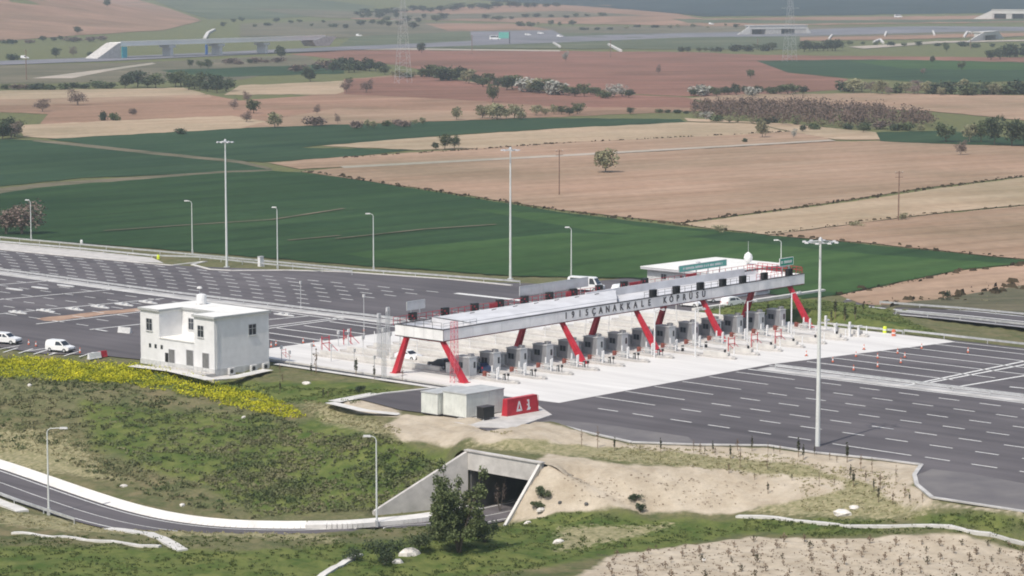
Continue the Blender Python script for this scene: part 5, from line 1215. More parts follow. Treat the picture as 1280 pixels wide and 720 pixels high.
def street_lamp(base, top, dx, lab, m=LAMPM):
    p = G(*base); h = mast_h(base, top); t = thing('street_lamp', lab, 'street lamp', p, 0, 'street lamps')
    b = MB(); b.tube((0, 0, 0), (0, 0, h - .5), .13, .07, 8); s = 1 if dx > 0 else -1; L = abs(dx)
    pr = [(0, h - .5), (.12 * s, h - .22), (.4 * s, h - .06), (L * s, h)]
    for a, c in zip(pr[:-1], pr[1:]): b.tube((a[0], 0, a[1]), (c[0], .0, c[1]), .055, n=6)
    b.build('pole', m, t); b = MB(); x0, x1 = sorted((L * s - .1 * s, (L + .85) * s)); b.box(x0, x1, -.2, .2, h - .1, h + .1, .06, .05); b.build('lamp_head', WHITE2, t)
    b = MB(); b.box(-.18, .18, -.18, .18, 0, .9); b.build('base_box', STEEL, t)
for a in (((347, 336), 259, -.2, 'street lamp right of the left floodlight mast beside the far guard rail'), ((240.5, 318), 251, -.7, 'street lamp left of the left floodlight mast'), ((467, 339), 267, -.7, 'street lamp between the left and middle floodlight masts'),
          ((714, 350), 284, -.4, 'street lamp right of the middle floodlight mast beside the minibus'), ((39, 301), 250, -.3, 'street lamp at the far left in front of the bare reddish tree'), ((976, 352), 300, -.6, 'street lamp behind the right canopy end beside the green sign'),
          ((61, 644), 535, 1.6, 'street lamp beside the lower road at bottom left'), ((471, 660), 545, -.7, 'street lamp beside the lower road near the underpass')):
    street_lamp(*a)
def utility_pole(base, top, lab, r=.18):
    p = G(*base); h = mast_h(base, top); t = thing('utility_pole', lab, 'utility pole', p, .3, 'wooden utility poles')
    b = MB(); b.tube((0, 0, 0), (0, 0, h), r, r * .7, 7); b.build('pole', RUST, t); b = MB()
    for z in (h - .4, h - 1.4): b.beam((-1.0, 0, z), (1.0, 0, z), .14, .14)
    b.build('crossarm', RUST, t)
    for x in (-.9, 0, .9): b = MB(); b.tube((x, 0, h - .33), (x, 0, h - .05), .06, n=5); b.build('insulator', WHITE2, t)
utility_pole((699, 244), 187, 'brown pole in the big tan field left of the lone pale tree'); utility_pole((1123, 276), 214, 'brown pole on the ditch line in the right tan fields')
for i, (bx_, by, ty) in enumerate([(33, 100, 62), (1017 - 70, 60, 48), (590, 68, 44), (763, 72, 50), (1213, 62, 40)]): utility_pole((bx_, by), ty, f'distant thin pole near the far motorway, {nth(i)} of them', .3)
def pylon(base, h, w, lab):
    p = G(*base); t = lattice('power_pylon', lab, 'pylon', p, h, w, STEEL, 14, .085, .4, .12, 'power pylons')
    for i, z in enumerate((h * .66, h * .78, h * .90)):
        b = MB(); L = w * (1.9 - .35 * i)
        for s in (-1, 1): b.tube((0, 0, z + 1.4), (s * L, 0, z), .10, n=4); b.tube((0, 0, z - .3), (s * L, 0, z), .10, n=4)
        b.build('crossarm', STEEL, t)
pylon((504, 104), 52, 3.8, 'tall pale lattice power pylon left of centre, its top beyond the photo'); pylon((987, 77), 56, 3.8, 'tall pale lattice power pylon at right near the white overpass')
for (x, y), lab in (((326, 333), 'small white roadside cabinet between the left floodlight mast and street lamp'),):
    t = thing('roadside_cabinet', lab, 'cabinet', G(x, y), RZ); b = MB(); b.box(-.5, .5, -.35, .35, 0, 1.9); b.build('case', WHITE, t); b = MB(); b.box(-.55, .55, -.4, .4, 1.903, 2.0); b.build('roof', GREYP, t)
for (x, y), lab in (((198, 324), 'small yellow marker on the grass verge at the far edge'), ((102, 305), 'small white marker box on the far guard rail at left')):
    t = thing('marker_drum', lab, 'marker', G(x, y), 0); b = MB(); b.lathe([(.3, 0), (.32, .6), (.2, .9)], 8); b.build('drum', YELLOW if 'yellow' in lab else WHITE, t)

# ------------------------------------------------------------------ trees
def leaf_cloud(n, blobs, leaf, flat=1.0, seed=0):
    """n small leaf faces spread through the volume of several blobs (x, y, z, rx, rz)"""
    rs = np.random.RandomState(seed); w = np.array([b_[3] ** 2 * b_[4] for b_ in blobs]); w = w / w.sum(); k = rs.choice(len(blobs), n, p=w); bl = np.array(blobs)[k]
    d = rs.normal(size=(n, 3)); d /= np.linalg.norm(d, axis=1)[:, None]; r = rs.rand(n) ** .42 * (1 + rs.normal(0, .09, n))
    c = bl[:, :3] + d * r[:, None] * np.stack([bl[:, 3], bl[:, 3], bl[:, 4]], 1)
    a = rs.normal(size=(n, 3)); a /= np.linalg.norm(a, axis=1)[:, None]; t = np.cross(a, rs.normal(size=(n, 3))); t /= np.linalg.norm(t, axis=1)[:, None]
    s = leaf * (.6 + .8 * rs.rand(n))[:, None]; V = np.stack([c - a * s, c + t * s * .55, c + a * s, c - t * s * .55], 1).reshape(-1, 3)
    return V, np.arange(4 * n).reshape(n, 4)
def cloud_mesh(name, V, Fq, m):
    o = np_obj(name, V, Fq, m); return o
def tree_proto(kind, seed, H=6.0):
    rs = random.Random(seed)
    def mk():
        t = thing({'bush': 'bush', 'bare': 'bare_tree', 'bloss': 'blossoming_tree'}.get(kind[0], 'tree'), 'x', 'tree', (0, 0, 0))
        k, m, bark = kind; br = []
        if k == 'bush': blobs = [(rs.uniform(-.9, .9), rs.uniform(-.6, .6), rs.uniform(.5, 1.2), rs.uniform(.7, 1.1), rs.uniform(.6, .9)) for _ in range(6)]; th = .5
        else: 
            th = H * .16; blobs = [(rs.uniform(-.30, .30) * H, rs.uniform(-.26, .26) * H, H * rs.uniform(.26, .80), H * rs.uniform(.13, .22), H * rs.uniform(.11, .18)) for _ in range(12)] + [(0, 0, H * .45, H * .34, H * .30)]
        n = {'bush': 480, 'bare': 1100, 'bloss': 620}.get(k, 900)
        V, Fq = leaf_cloud(n, blobs, (.20 if k == 'bush' else .26) if k != 'bare' else .17, seed=seed); o = cloud_mesh('crown', V, Fq, m); o.parent = t
        b = MB(); b.tube((0, 0, -.3), (.1, 0, th), .16 if k != 'bush' else .08, .11 if k != 'bush' else .05, 7)
        for bb in blobs[:5]: b.tube((.1, 0, th * .95), (bb[0] * .8, bb[1] * .8, bb[2]), .08 if k != 'bush' else .03, .02, 5)
        b.build('trunk', bark, t)
        return t
    return mk
KD = {'green': [Proto(tree_proto(('tree', LF_G, BARK), s)) for s in (1, 2, 3)], 'dark': [Proto(tree_proto(('tree', LF_D, BARK), s)) for s in (4, 5)],
      'olive': [Proto(tree_proto(('tree', LF_O, BARKG), s)) for s in (6, 7)], 'bare': [Proto(tree_proto(('bare', LF_B, BARKG), s)) for s in (8, 9)],
      'pale': [Proto(tree_proto(('bloss', LF_P, BARKG), s)) for s in (10, 11)],
      'gbush': [Proto(tree_proto(('bush', LF_G, BARK), s)) for s in (12, 13)], 'dbush': [Proto(tree_proto(('bush', LF_D, BARK), s)) for s in (14, 15)],
      'bbush': [Proto(tree_proto(('bush', LF_B, BARK), s)) for s in (16,)], 'pbush': [Proto(tree_proto(('bush', LF_P, BARKG), s)) for s in (17,)]}
WORD = {'green': 'mid green round tree', 'dark': 'dark round tree', 'olive': 'pale olive tree', 'bare': 'greyish bare tree', 'pale': 'whitish blossoming tree', 'gbush': 'green bush', 'dbush': 'dark green bush', 'bbush': 'brown leafless bush', 'pbush': 'whitish blossoming bush'}
def plant(kind, x, y, hpx, where, wf=1.0, group=None, cat=None):
    """a tree whose foot is at the field point seen at x, y; hpx its apparent height"""
    p = G(x, y); d = math.hypot(p[0], p[1]); mpp = d / F; h = hpx * mpp; bush = 'bush' in kind
    s = h / (2.0 if bush else 5.9); pr = rng.choice(KD[kind]); p[2] = hz(p[0], p[1]) + .05
    o = pr.put(p, rng.random() * 6.28, f'{WORD[kind]} {where}', group, (s * wf, s * wf, s), cat=cat or ('bush' if bush else 'tree')); return o
# lone trees
for a in [('olive', 757, 216, 33, 'standing alone in the middle of the big tan field', 1.4), ('green', 556, 187, 21, 'with twin crown at the tip of the pale wedge field', 1.0), ('dark', 545, 187, 10, 'under the twin crowned tree at the wedge field tip', 1.3), ('green', 568, 186, 20, 'forming the right half of the twin crown on the wedge field', .9),
          ('olive', 571, 150, 18, 'left of the pale row at the green strip', 1.1), ('green', 616, 128, 24, 'with thin trunk in front of the long diagonal hedge', .8), ('dark', 788, 143, 10, 'small and round, alone on the edge of the green strip', 1.4),
          ('bare', 28, 293, 48, 'broad and reddish, at the far left edge beside the plaza', 1.5), ('bare', 8, 293, 42, 'reddish, left neighbour cut by the photo edge', 1.4),
          ('bare', 1201, 194, 22, 'small, alone below the dark tree row at right', 1.0), ('olive', 953, 172, 24, 'at the left end of the small trees above the big tan field', 1.0), ('pale', 992, 173, 13, 'small, on the track left of the dark row', .8),
          ('dbush', 931, 178, 6, 'tiny, on the pale track right of centre', 1), ('green', 1182, 178, 30, 'first of the dark row at the right edge', 1.2), ('olive', 1212, 178, 25, 'pale one inside the dark row at the right edge', 1.1), ('green', 1226, 178, 29, 'third in the dark row at the right edge', .9),
          ('dark', 1243, 181, 41, 'tall, fourth in the dark row at the right edge', .75), ('dark', 1265, 183, 38, 'tall, fifth in the dark row at the right edge', .9), ('dark', 1281, 183, 36, 'last, cut by the photo edge in the dark row', .9),
          ('green', 1079, 166, 13, 'small, below the brown copse', 1.0), ('dark', 1003, 165, 10, 'small, left below the brown copse', 1.2),
          ('dark', 97, 42, 10, 'on the brown hillside at upper left', 1.3), ('dark', 134, 9, 12, 'at the top edge on the brown hillside', 1.0), ('bare', 97, 132, 24, 'wide, in the pale fields at upper left', 1.3), ('bare', 53, 140, 19, 'wide and low, left of the wider bare one', 1.5),
          ('dbush', 128, 151, 14, 'upright, on the brown field at left', .6), ('gbush', 142, 151, 11, 'small, beside the upright dark bush', 1), ('dbush', 228, 168, 9, 'at the upper edge of the green strip', 1.4), ('bbush', 166, 144, 9, 'in the middle of the brown fields at left', .8),
          ('green', 317, 142, 19, 'with round crown among bare bushes at upper left', 1.3), ('bare', 292, 137, 16, 'low, behind the round green tree', 1.2), ('bare', 309, 128, 17, 'above the round green tree', 1.0), ('bare', 308, 153, 17, 'in front of the round green tree', 1.3), ('olive', 344, 160, 22, 'wide, right of the round green tree', 1.3),
          ('bbush', 393, 158, 13, 'wide, on the pale field edge', 1.6), ('bare', 396, 143, 15, 'thin, above the wide brown bush', .8), ('bare', 422, 155, 16, 'thin, right of the wide brown bush', .6),
          ('bare', 433, 116, 20, 'left one of two on the pale strip', 1.1), ('bare', 458, 116, 20, 'right one of two on the pale strip', 1.1), ('dark', 527, 66, 14, 'beside the far white track', 1.2), ('pale', 707, 77, 15, 'alone at the top of the red field', .8), ('bare', 823, 93, 15, 'dark twisted one alone in the red field', .6),
          ('green', 938, 98, 12, 'in the red field left of the far wheat', 1.1), ('dark', 1165, 79, 10, 'left one of a pair on the far green field', .9), ('green', 1202, 88, 14, 'alone in the far wheat field', 1.0), ('bare', 1154, 93, 9, 'low in the far wheat field', 1.2), ('green', 1183, 65, 13, 'beyond the far wheat field', .9),
          ('dark', 70, 72, 14, 'beside the motorway left of the white bridge', 1.2), ('bare', 91, 71, 15, 'beside the motorway right of its dark neighbour', .9), ('dark', 352, 73, 17, 'under the right end of the white bridge', 1.1), ('dbush', 15, 75, 9, 'low by the motorway at the far left', 1.6), ('dbush', 112, 70, 6, 'small by the left abutment of the bridge', 1.5),
          ('dark', 388, 102, 18, 'right of the pale strip at upper left', 1.3), ('green', 436, 106, 10, 'behind the two bare trees', 1.2)]: plant(*a)
def row(kinds, pts, n, h, desc, wf=1.2, jit=1.5, group=None):
    P = [np.array(p, float) for p in pts]; L_ = [0]
    for a, c in zip(P[:-1], P[1:]): L_.append(L_[-1] + abs(c[0] - a[0]) + .01)
    cnt = 0
    for i in range(n):
        s = L_[-1] * (i + .5 + rng.uniform(-.25, .25)) / n; k = max(j for j in range(len(L_)) if L_[j] <= s); k = min(k, len(P) - 2); f = (s - L_[k]) / (L_[k + 1] - L_[k]); q = P[k] + (P[k + 1] - P[k]) * f
        plant(rng.choice(kinds), q[0], q[1] + rng.uniform(-jit, jit), h * rng.uniform(.7, 1.25), f'{nth(i)} {desc}', wf * rng.uniform(.85, 1.3), group)
row(['dark', 'green', 'dbush'], [(425, 88), (486, 92)], 9, 15, 'in the thick dark hedge left of the pylon foot', 1.4, 2.5, 'trees of the hedge left of the pylon')
row(['green', 'olive', 'gbush'], [(486, 97), (530, 97)], 5, 10, 'in the pale hedge at the pylon foot', 1.3, 1.5, 'bushes at the pylon foot')
row(['dark', 'green', 'olive', 'pbush', 'green', 'gbush'], [(530, 97), (560, 101), (640, 112), (700, 117), (760, 121)], 26, 16, 'in the long diagonal hedge across the red fields', 1.35, 3, 'trees of the long diagonal hedge')
row(['green', 'dark', 'pale'], [(765, 121), (790, 122)], 3, 15, 'in the clump ending the diagonal hedge', 1.5, 1, 'trees ending the diagonal hedge')
row(['olive', 'olive', 'bare'], [(600, 149), (655, 149)], 6, 18, 'in the pale olive row behind the green strip', 1.3, 1, 'pale olive row')
row(['green', 'dark', 'olive'], [(664, 144), (730, 144)], 6, 15, 'in the darker row right of the pale olive trees', 1.2, 1, 'darker row behind the green strip')
row(['gbush', 'bbush', 'olive'], [(440, 160), (535, 157)], 8, 11, 'in the loose bushes on the left part of the green strip', 1.2, 1.5, 'loose bushes on the green strip')
row(['dbush', 'gbush'], [(820, 140), (860, 142)], 4, 5, 'in the low bushes right of the small round tree', 1.6, .6, 'low bushes at the green strip')
row(['green', 'dark', 'olive', 'gbush', 'pbush', 'dark'], [(862, 121), (940, 119), (1010, 118)], 16, 14, 'in the hedge behind the brown copse, left part', 1.3, 1.5, 'hedge behind the copse')
row(['olive', 'gbush', 'olive', 'bare', 'dbush'], [(1055, 116), (1160, 118), (1270, 118)], 24, 16, 'in the hedge behind the brown copse, right part', 1.35, 2, 'hedge behind the copse')
row(['dark', 'dbush', 'green'], [(912, 64), (968, 63)], 6, 9, 'in the bushes below the far white overpass', 1.4, .8, 'bushes below the far overpass')
row(['dark', 'dark', 'green'], [(1002, 64), (1048, 64)], 8, 15, 'in the dense dark clump by the far wheat field', 1.5, .8, 'dense clump by the far wheat')
row(['dark', 'dbush'], [(1235, 74), (1285, 70)], 5, 15, 'in the dark clump at the upper right edge', 1.3, 2, 'clump at the upper right')
row(['dark', 'dbush', 'green'], [(845, 65), (900, 65)], 5, 7, 'in the small bushes above the red field', 1.3, .6, 'small bushes above the red field')
row(['dark', 'green', 'dark'], [(147, 110), (205, 110)], 4, 19, 'in the spaced row of big trees at upper left', 1.3, 1, 'big trees at upper left')
row(['dark', 'green', 'dark', 'green'], [(215, 108), (285, 116)], 9, 20, 'in the dense clump right of the spaced big trees', 1.5, 2.5, 'dense clump at upper left')
row(['dbush', 'gbush', 'bbush'], [(0, 112), (145, 110)], 10, 9, 'in the low hedge at the far upper left', 1.7, 1, 'low hedge at upper left')
row(['dark', 'green'], [(232, 84), (268, 86)], 3, 12, 'below the white bridge', 1.1, 1, 'trees below the bridge')
row(['bbush', 'dark'], [(280, 81), (350, 79)], 6, 7, 'in the scrub under the right half of the bridge', 1.5, 1, 'scrub below the bridge')
row(['dark', 'green', 'bbush'], [(365, 92), (425, 88)], 5, 12, 'in the trees between the bridge and the hedge', 1.3, 2, 'trees right of the bridge')
row(['dark', 'bare', 'green'], [(-4, 172), (22, 171)], 5, 24, 'in the cluster at the left edge beside the green field', 1.3, 3, 'cluster at the left edge')
row(['pbush', 'gbush', 'dbush', 'olive'], [(862, 150), (1000, 158)], 10, 9, 'in the bushes along the front of the brown copse', 1.2, 2, 'bushes in front of the copse')
row(['gbush', 'olive', 'dbush', 'bbush'], [(1005, 160), (1160, 164)], 9, 9, 'in the bushes along the right foot of the brown copse', 1.3, 2, 'bushes in front of the copse')
row(['dark'], [(440, 19), (640, 10), (700, 9)], 22, 8, 'in the far dark tree line on the hill crest', 2.2, 1.2, 'far tree line on the crest')
row(['dark', 'green'], [(445, 22), (560, 28)], 10, 9, 'in the far trees on the green hillside', 1.4, 3, 'far trees on the hillside')
row(['green', 'olive', 'gbush'], [(640, 34), (720, 32)], 6, 8, 'in the trees behind the far lay-by', 1.1, 1, 'trees behind the lay-by')
row(['dark', 'green', 'dbush'], [(270, 30), (440, 33)], 12, 6, 'in the far scattered trees right of the hillside field', 1.6, 4, 'far scattered trees')
row(['dark', 'green'], [(445, 31), (520, 35)], 6, 8, 'in the far dark group above the motorway', 1.7, 2, 'far dark group')
row(['dark', 'olive', 'dbush'], [(720, 38), (930, 33)], 12, 5, 'in the far low trees above the motorway, right of centre', 1.8, 2, 'far low trees above the motorway')
row(['dark', 'green'], [(600, 25), (760, 20)], 10, 6, 'in the dark strip under the far hills', 2.2, 1.5, 'trees under the far hills')
row(['dark', 'dbush', 'green'], [(1050, 57), (1285, 60)], 13, 6, 'in the low line beyond the far wheat', 1.6, 1.5, 'low line beyond the far wheat')
row(['dark', 'dbush', 'bbush'], [(0, 55), (130, 50)], 9, 6, 'in the low trees at the foot of the brown hillside', 1.7, 1.5, 'low trees under the hillside')
# leafless copse: one brown mass nobody could count
def copse():
    edge = [np.append(G(*p)[:2], 0) for p in [(862, 148), (870, 138), (920, 137), (1000, 138), (1100, 144), (1170, 156), (1165, 161), (1080, 162), (1000, 160), (920, 154)]]
    P = np.array([e[:2] for e in edge]); x0, y0 = P.min(0); x1, y1 = P.max(0); c = []
    while len(c) < 900:
        q = (nrg.uniform(x0, x1), nrg.uniform(y0, y1))
        if sdist(P, [q[0]], [q[1]])[0] < 0: c.append(q)
    V = []; n = 24
    for x, y in c:
        h = nrg.uniform(4.0, 7.5); r = nrg.uniform(1.2, 2.4)
        a, f = leaf_cloud(n, [(x, y, h * .62, r, h * .38)], .42, seed=nrg.randint(1e6)); V.append(a)
    V = np.concatenate(V); return tag(np_obj('copse', V, np.arange(len(V)).reshape(-1, 4), mat('leafless_wood', (.085, .062, .048), .9, 0, .05, coord='World', c2=(.165, .115, .095))), 'broad brown mass of leafless trees behind the tan field', 'wood', kind='stuff')
copse()
# ------------------------------------------------------------------ the far motorway: bridge, overpasses, vehicles
def wall_run(b, p, q, z0, z1, w):
    z0a, z1a = z0; z0b, z1b = z1
    d = np.array(q[:2]) - np.array(p[:2]); d /= np.linalg.norm(d); n = np.array([-d[1], d[0]]) * w / 2
    vs = []
    for c, (za, zb_) in ((p, (z0a, z1a)), (q, (z0b, z1b))):
        for s, z in ((-1, za), (1, za), (1, zb_), (-1, zb_)): vs.append((c[0] + n[0] * s, c[1] + n[1] * s, z))
    b.add(vs, [(0, 1, 2, 3), (7, 6, 5, 4), (0, 4, 5, 1), (1, 5, 6, 2), (2, 6, 7, 3), (3, 7, 4, 0)])
BRW = mat('bridge_white', (.86, .85, .82), .7, .04, .1)
def far_bridge():
    p = G(146, 73); q = G(402, 65); o = p.copy(); d = q - p; L = float(np.linalg.norm(d[:2])); rz = math.atan2(d[1], d[0]); t = thing('road_bridge', 'long pale concrete bridge over the distant motorway at upper left', 'bridge', o, rz)
    mpp = np.linalg.norm(o[:2]) / F; hh = 19.5 * mpp; T = 4.6 * mpp
    b = MB(); b.add([(0, -4, hh - T), (L, -4, hh - T + 1), (L, 8, hh - T + 1), (0, 8, hh - T), (0, -4, hh), (L, -4, hh + 1), (L, 8, hh + 1), (0, 8, hh)], [(3, 2, 1, 0), (4, 5, 6, 7), (0, 1, 5, 4), (1, 2, 6, 5), (2, 3, 7, 6), (3, 0, 4, 7)]); b.build('deck', BRW, t)
    b = MB(); b.add([(0, -4.3, hh), (L, -4.3, hh + 1), (L, -4.02, hh + 1), (0, -4.02, hh), (0, -4.3, hh + .9), (L, -4.3, hh + 1.9), (L, -4.02, hh + 1.9), (0, -4.02, hh + .9)], [(3, 2, 1, 0), (4, 5, 6, 7), (0, 1, 5, 4), (1, 2, 6, 5), (2, 3, 7, 6), (3, 0, 4, 7)]); b.build('parapet', BRW, t)
    for f in (.24, .475, .70):
        b = MB(); x = L * f; b.box(x - 1.3, x + 1.3, -3, 6, -1, hh - T - 2); b.box(x - 3.4, x + 3.4, -3.5, 7, hh - T - 2, hh - T - .05); b.build('pier', WHITE2, t)
    b = MB(); b.prism([(L * .93, hh - T), (L * .95, hh - T - 4), (L * 1.02, hh - T - 4), (L * 1.06, hh + .6), (L, hh + .9)], -4.4, 8.5); b.build('abutment', CONC, t)
    b = MB(); b.prism([(-24, 0), (0, -1), (0, hh - .3), (-2, hh - .3)], -4.4, 8.5); b.build('abutment', CONC, t)
    b = MB(); b.box(.5, 5.5, -5.2, -4.6, 0, hh - T - .3); b.build('cyan_panel', CYAN, t); b = MB(); b.box(L * .39, L * .39 + 2.2, -5.2, -4.6, 1, hh - T - .3); b.build('blue_panel', BLUEP, t)
    return t
far_bridge()
def overpass(lab, px0, px1, hpx, openings, wing=.25):
    p = G(*px0); q = G(*px1); d = q - p; L = float(np.linalg.norm(d[:2])); t = thing('motorway_overpass', lab, 'overpass', p, math.atan2(d[1], d[0])); mpp = np.linalg.norm(p[:2]) / F; h = hpx * mpp
    b = MB(); b.box(0, L, 0, 9, h * .62, h); b.box(-L * .02, L * 1.02, -.5, 9.5, h, h * 1.08); b.build('deck', CONCW, t)
    xs = [0] + [v for o in openings for v in (o[0] * L, o[1] * L)] + [L]
    for a, c in zip(xs[0::2], xs[1::2]): b = MB(); b.box(a, c, .3, 8.7, -1, h * .617); b.build('pier', CONC, t)
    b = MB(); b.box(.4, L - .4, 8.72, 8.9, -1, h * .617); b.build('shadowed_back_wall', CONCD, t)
    b = MB(); b.prism([(-L * wing, -.5), (-.05, -.5), (-.05, h)], 0, 1); b.build('wing_wall', CONCW, t); b = MB(); b.prism([(L + .05, -.5), (L + L * wing * .4, -.5), (L + .05, h)], 0, 1); b.build('wing_wall', CONCW, t)
overpass('far white overpass with two dark openings right of centre near the top', (938, 43.5), (1008, 42), 11, [(.03, .27), (.55, .8)])
overpass('far white overpass at the upper right edge of the photo', (1240, 24), (1290, 24), 11, [(.05, .35), (.5, .8)], .5)
overpass('small far white culvert mouth with a dark opening at upper right', (1229, 51), (1248, 49), 10, [(.15, .85)], 1.1)
for i, (x, y, k, lab) in enumerate([(612, 52.5, 'bus', 'distant white coach on the motorway left of the far sign'), (57+0, 0, None, ''), (445, 48, 'van', 'distant white van on the motorway above the red field'), (656, 47, 'suv', 'distant white car in the far lay-by'), (672, 45, 'suv', 'distant white car in the far lay-by, right of its neighbour'), (696, 49, 'van', 'distant white van leaving the lay-by'), (26, 77, 'van', 'distant white van on the motorway at the far left'), (886, 33, 'van', 'distant white van on the far road at right'), (1118, 24, 'bus', 'distant white lorry on the far right road')]):
    if not k: continue
    p = G(x, y); p[2] += 1.9; {'bus': busW, 'van': vanW, 'suv': suvW}[k].put(p, .1, lab, None, 1.5 if k == 'bus' else 1.3, cat={'bus': 'bus', 'van': 'van', 'suv': 'car'}[k])
p = G(636, 55); t = thing('motorway_sign', 'distant teal green road sign on a dark post by the motorway', 'sign', p, .05)
b = MB(); b.box(-9, 0, 0, .4, 5, 10.5); b.build('panel', TEAL, t); b = MB(); b.box(.3, 1.1, 0, .6, 0, 11); b.build('post', DARK, t)
def rampchute(pts, lab, w=2.2):
    P = [G(*p) for p in pts]; o = P[0]; b = MB()
    for a, c in zip(P[:-1], P[1:]): b.beam(tuple(a - o + [0, 0, 1.0]), tuple(c - o + [0, 0, 1.0]), w, 1.6)
    tag(b.build('concrete_chute', CONCW, loc=o), lab, 'drainage chute')
rampchute([(761, 57), (768, 61), (776, 65)], 'distant short white chute above the red field')
rampchute([(1092, 54), (1100, 50.5), (1104, 55)], 'distant small white arch shaped chute at upper right', 2)
rampchute([(256, 49), (260, 42), (268, 38)], 'distant curved white path rising above the middle of the white bridge', 3.2)
rampchute([(1205, 47), (1209, 41), (1214, 42)], 'distant small white curved wall beside the far culvert mouth', 2)
for i, (x, y, dx) in enumerate([(1036, 50, 4), (1106, 46, 2), (1168, 45, -2), (700, 60, -8)]):
    rampchute([(x, y), (x + dx, y - 5)], f'distant short white bar beside the far road, {nth(i)} of them', 1.6)

# ------------------------------------------------------------------ vegetation close by
def in_poly(pxpoly, n):
    P = np.array([G(*p)[:2] for p in pxpoly]); x0, y0 = P.min(0); x1, y1 = P.max(0); X = nrg.uniform(x0, x1, n * 6); Y = nrg.uniform(y0, y1, n * 6); k = sdist(P, X, Y) < 0
    return X[k][:n], Y[k][:n]
def clumps(name, areas, m, lab, cat, size=(.25, .8), leaves=14, leaf=.12, hf=.7, dodge=None, patch=0.0):
    Vs = []
    for poly, n in areas:
        X, Y = in_poly(poly, n)
        if patch: 
            f = np.sin(X * .31 + 2 * np.sin(Y * .17)) * np.sin(Y * .43 + X * .13); k = f > patch * nrg.uniform(-1, 1, len(X)) - .25; X, Y = X[k], Y[k]
        k = sdist(ASPH, X, Y) > .6; X, Y = X[k], Y[k]
        rd = np.array([r_[:2] for r_ in rp]); dd = np.min(np.hypot(X[:, None] - rd[None, :, 0], Y[:, None] - rd[None, :, 1]), 1); k = dd > 6.4; X, Y = X[k], Y[k]; Z = height(X, Y)
        for x, y, z in zip(X, Y, Z):
            s = nrg.uniform(*size) * (1 if nrg.rand() < .85 else 1.6); lf = int(leaves * (.6 + s)); c = nrg.normal(0, 1, (lf, 3)) * [s * .42, s * .42, s * .2 * hf]; c[:, 2] = np.abs(c[:, 2]) + s * .12; c += [x, y, z]
            a = nrg.normal(0, 1, (lf, 3)); a[:, 2] = np.abs(a[:, 2]) * 1.2 + .3; a /= np.linalg.norm(a, axis=1)[:, None]; t_ = np.cross(a, nrg.normal(0, 1, (lf, 3))); t_ /= np.linalg.norm(t_, axis=1)[:, None]; q = leaf * nrg.uniform(.6, 1.5, (lf, 1))
            Vs.append(np.stack([c - a * q * .6, c + t_ * q * .7, c + a * q, c - t_ * q * .7], 1).reshape(-1, 3))
    V = np.concatenate(Vs); return tag(np_obj(name, V, np.arange(len(V)).reshape(-1, 4), m), lab, cat, kind='stuff')
slope = [(-20, 470), (150, 480), (330, 515), (420, 540), (500, 555), (555, 578), (545, 600), (470, 636), (300, 650), (150, 612), (40, 565), (-20, 550)]
clumps('weeds', [(slope, 1900), ([(330, 530), (480, 545), (555, 575), (545, 600), (460, 640), (330, 645), (230, 590)], 1300)], WEED, 'dark green and olive weeds covering the left embankment', 'weeds', (.3, 1.0), 14, .16, .6, patch=1.0)
clumps('grass_tufts', [([(-20, 670), (400, 672), (640, 655), (930, 650), (930, 668), (740, 690), (600, 735), (-20, 735)], 3200), ([(-20, 455), (270, 476), (520, 492), (440, 505), (300, 505), (-20, 470)], 1600), ([(930, 648), (1290, 655), (1290, 690), (1040, 672), (930, 665)], 800), ([(850, 390), (1000, 374), (1100, 384), (1180, 422), (1080, 412), (900, 400)], 1500)],
       mat('grass_blades', (.04, .062, .018), .8, 0, .5, coord='World', c2=(.115, .135, .045), spec=.1), 'tufts of green grass on the banks', 'grass', (.2, .5), 9, .10, .6, patch=.6)
clumps('dry_grass', [([(600, 540), (740, 553), (960, 568), (1120, 592), (1150, 630), (1000, 640), (1000, 600), (850, 584), (690, 574)], 1100), ([(0, 640), (200, 655), (400, 670), (200, 668), (0, 655)], 500), ([(-20, 520), (100, 545), (180, 605), (60, 570), (-20, 555)], 600), ([(380, 500), (500, 535), (500, 550), (380, 515)], 300), ([(1120, 380), (1290, 360), (1290, 392)], 300)],
       mat('dry_blades', (.16, .15, .07), .85, 0, .6, coord='World', c2=(.34, .31, .18), spec=.1), 'dry yellowish grass along the plaza edge and banks', 'grass', (.15, .45), 8, .09, .5)
clumps('yellow_blossom', [([(-20, 447), (110, 452), (170, 457), (260, 475), (330, 495), (375, 515), (380, 526), (340, 520), (260, 500), (170, 482), (80, 470), (-20, 472)], 2400), ([(-20, 450), (130, 456), (190, 468), (150, 480), (-20, 472)], 1100)], FLOWER, 'band of bright yellow flowering shrubs along the top of the left embankment', 'flowers', (.3, .95), 12, .12, 1.2, patch=1.6)
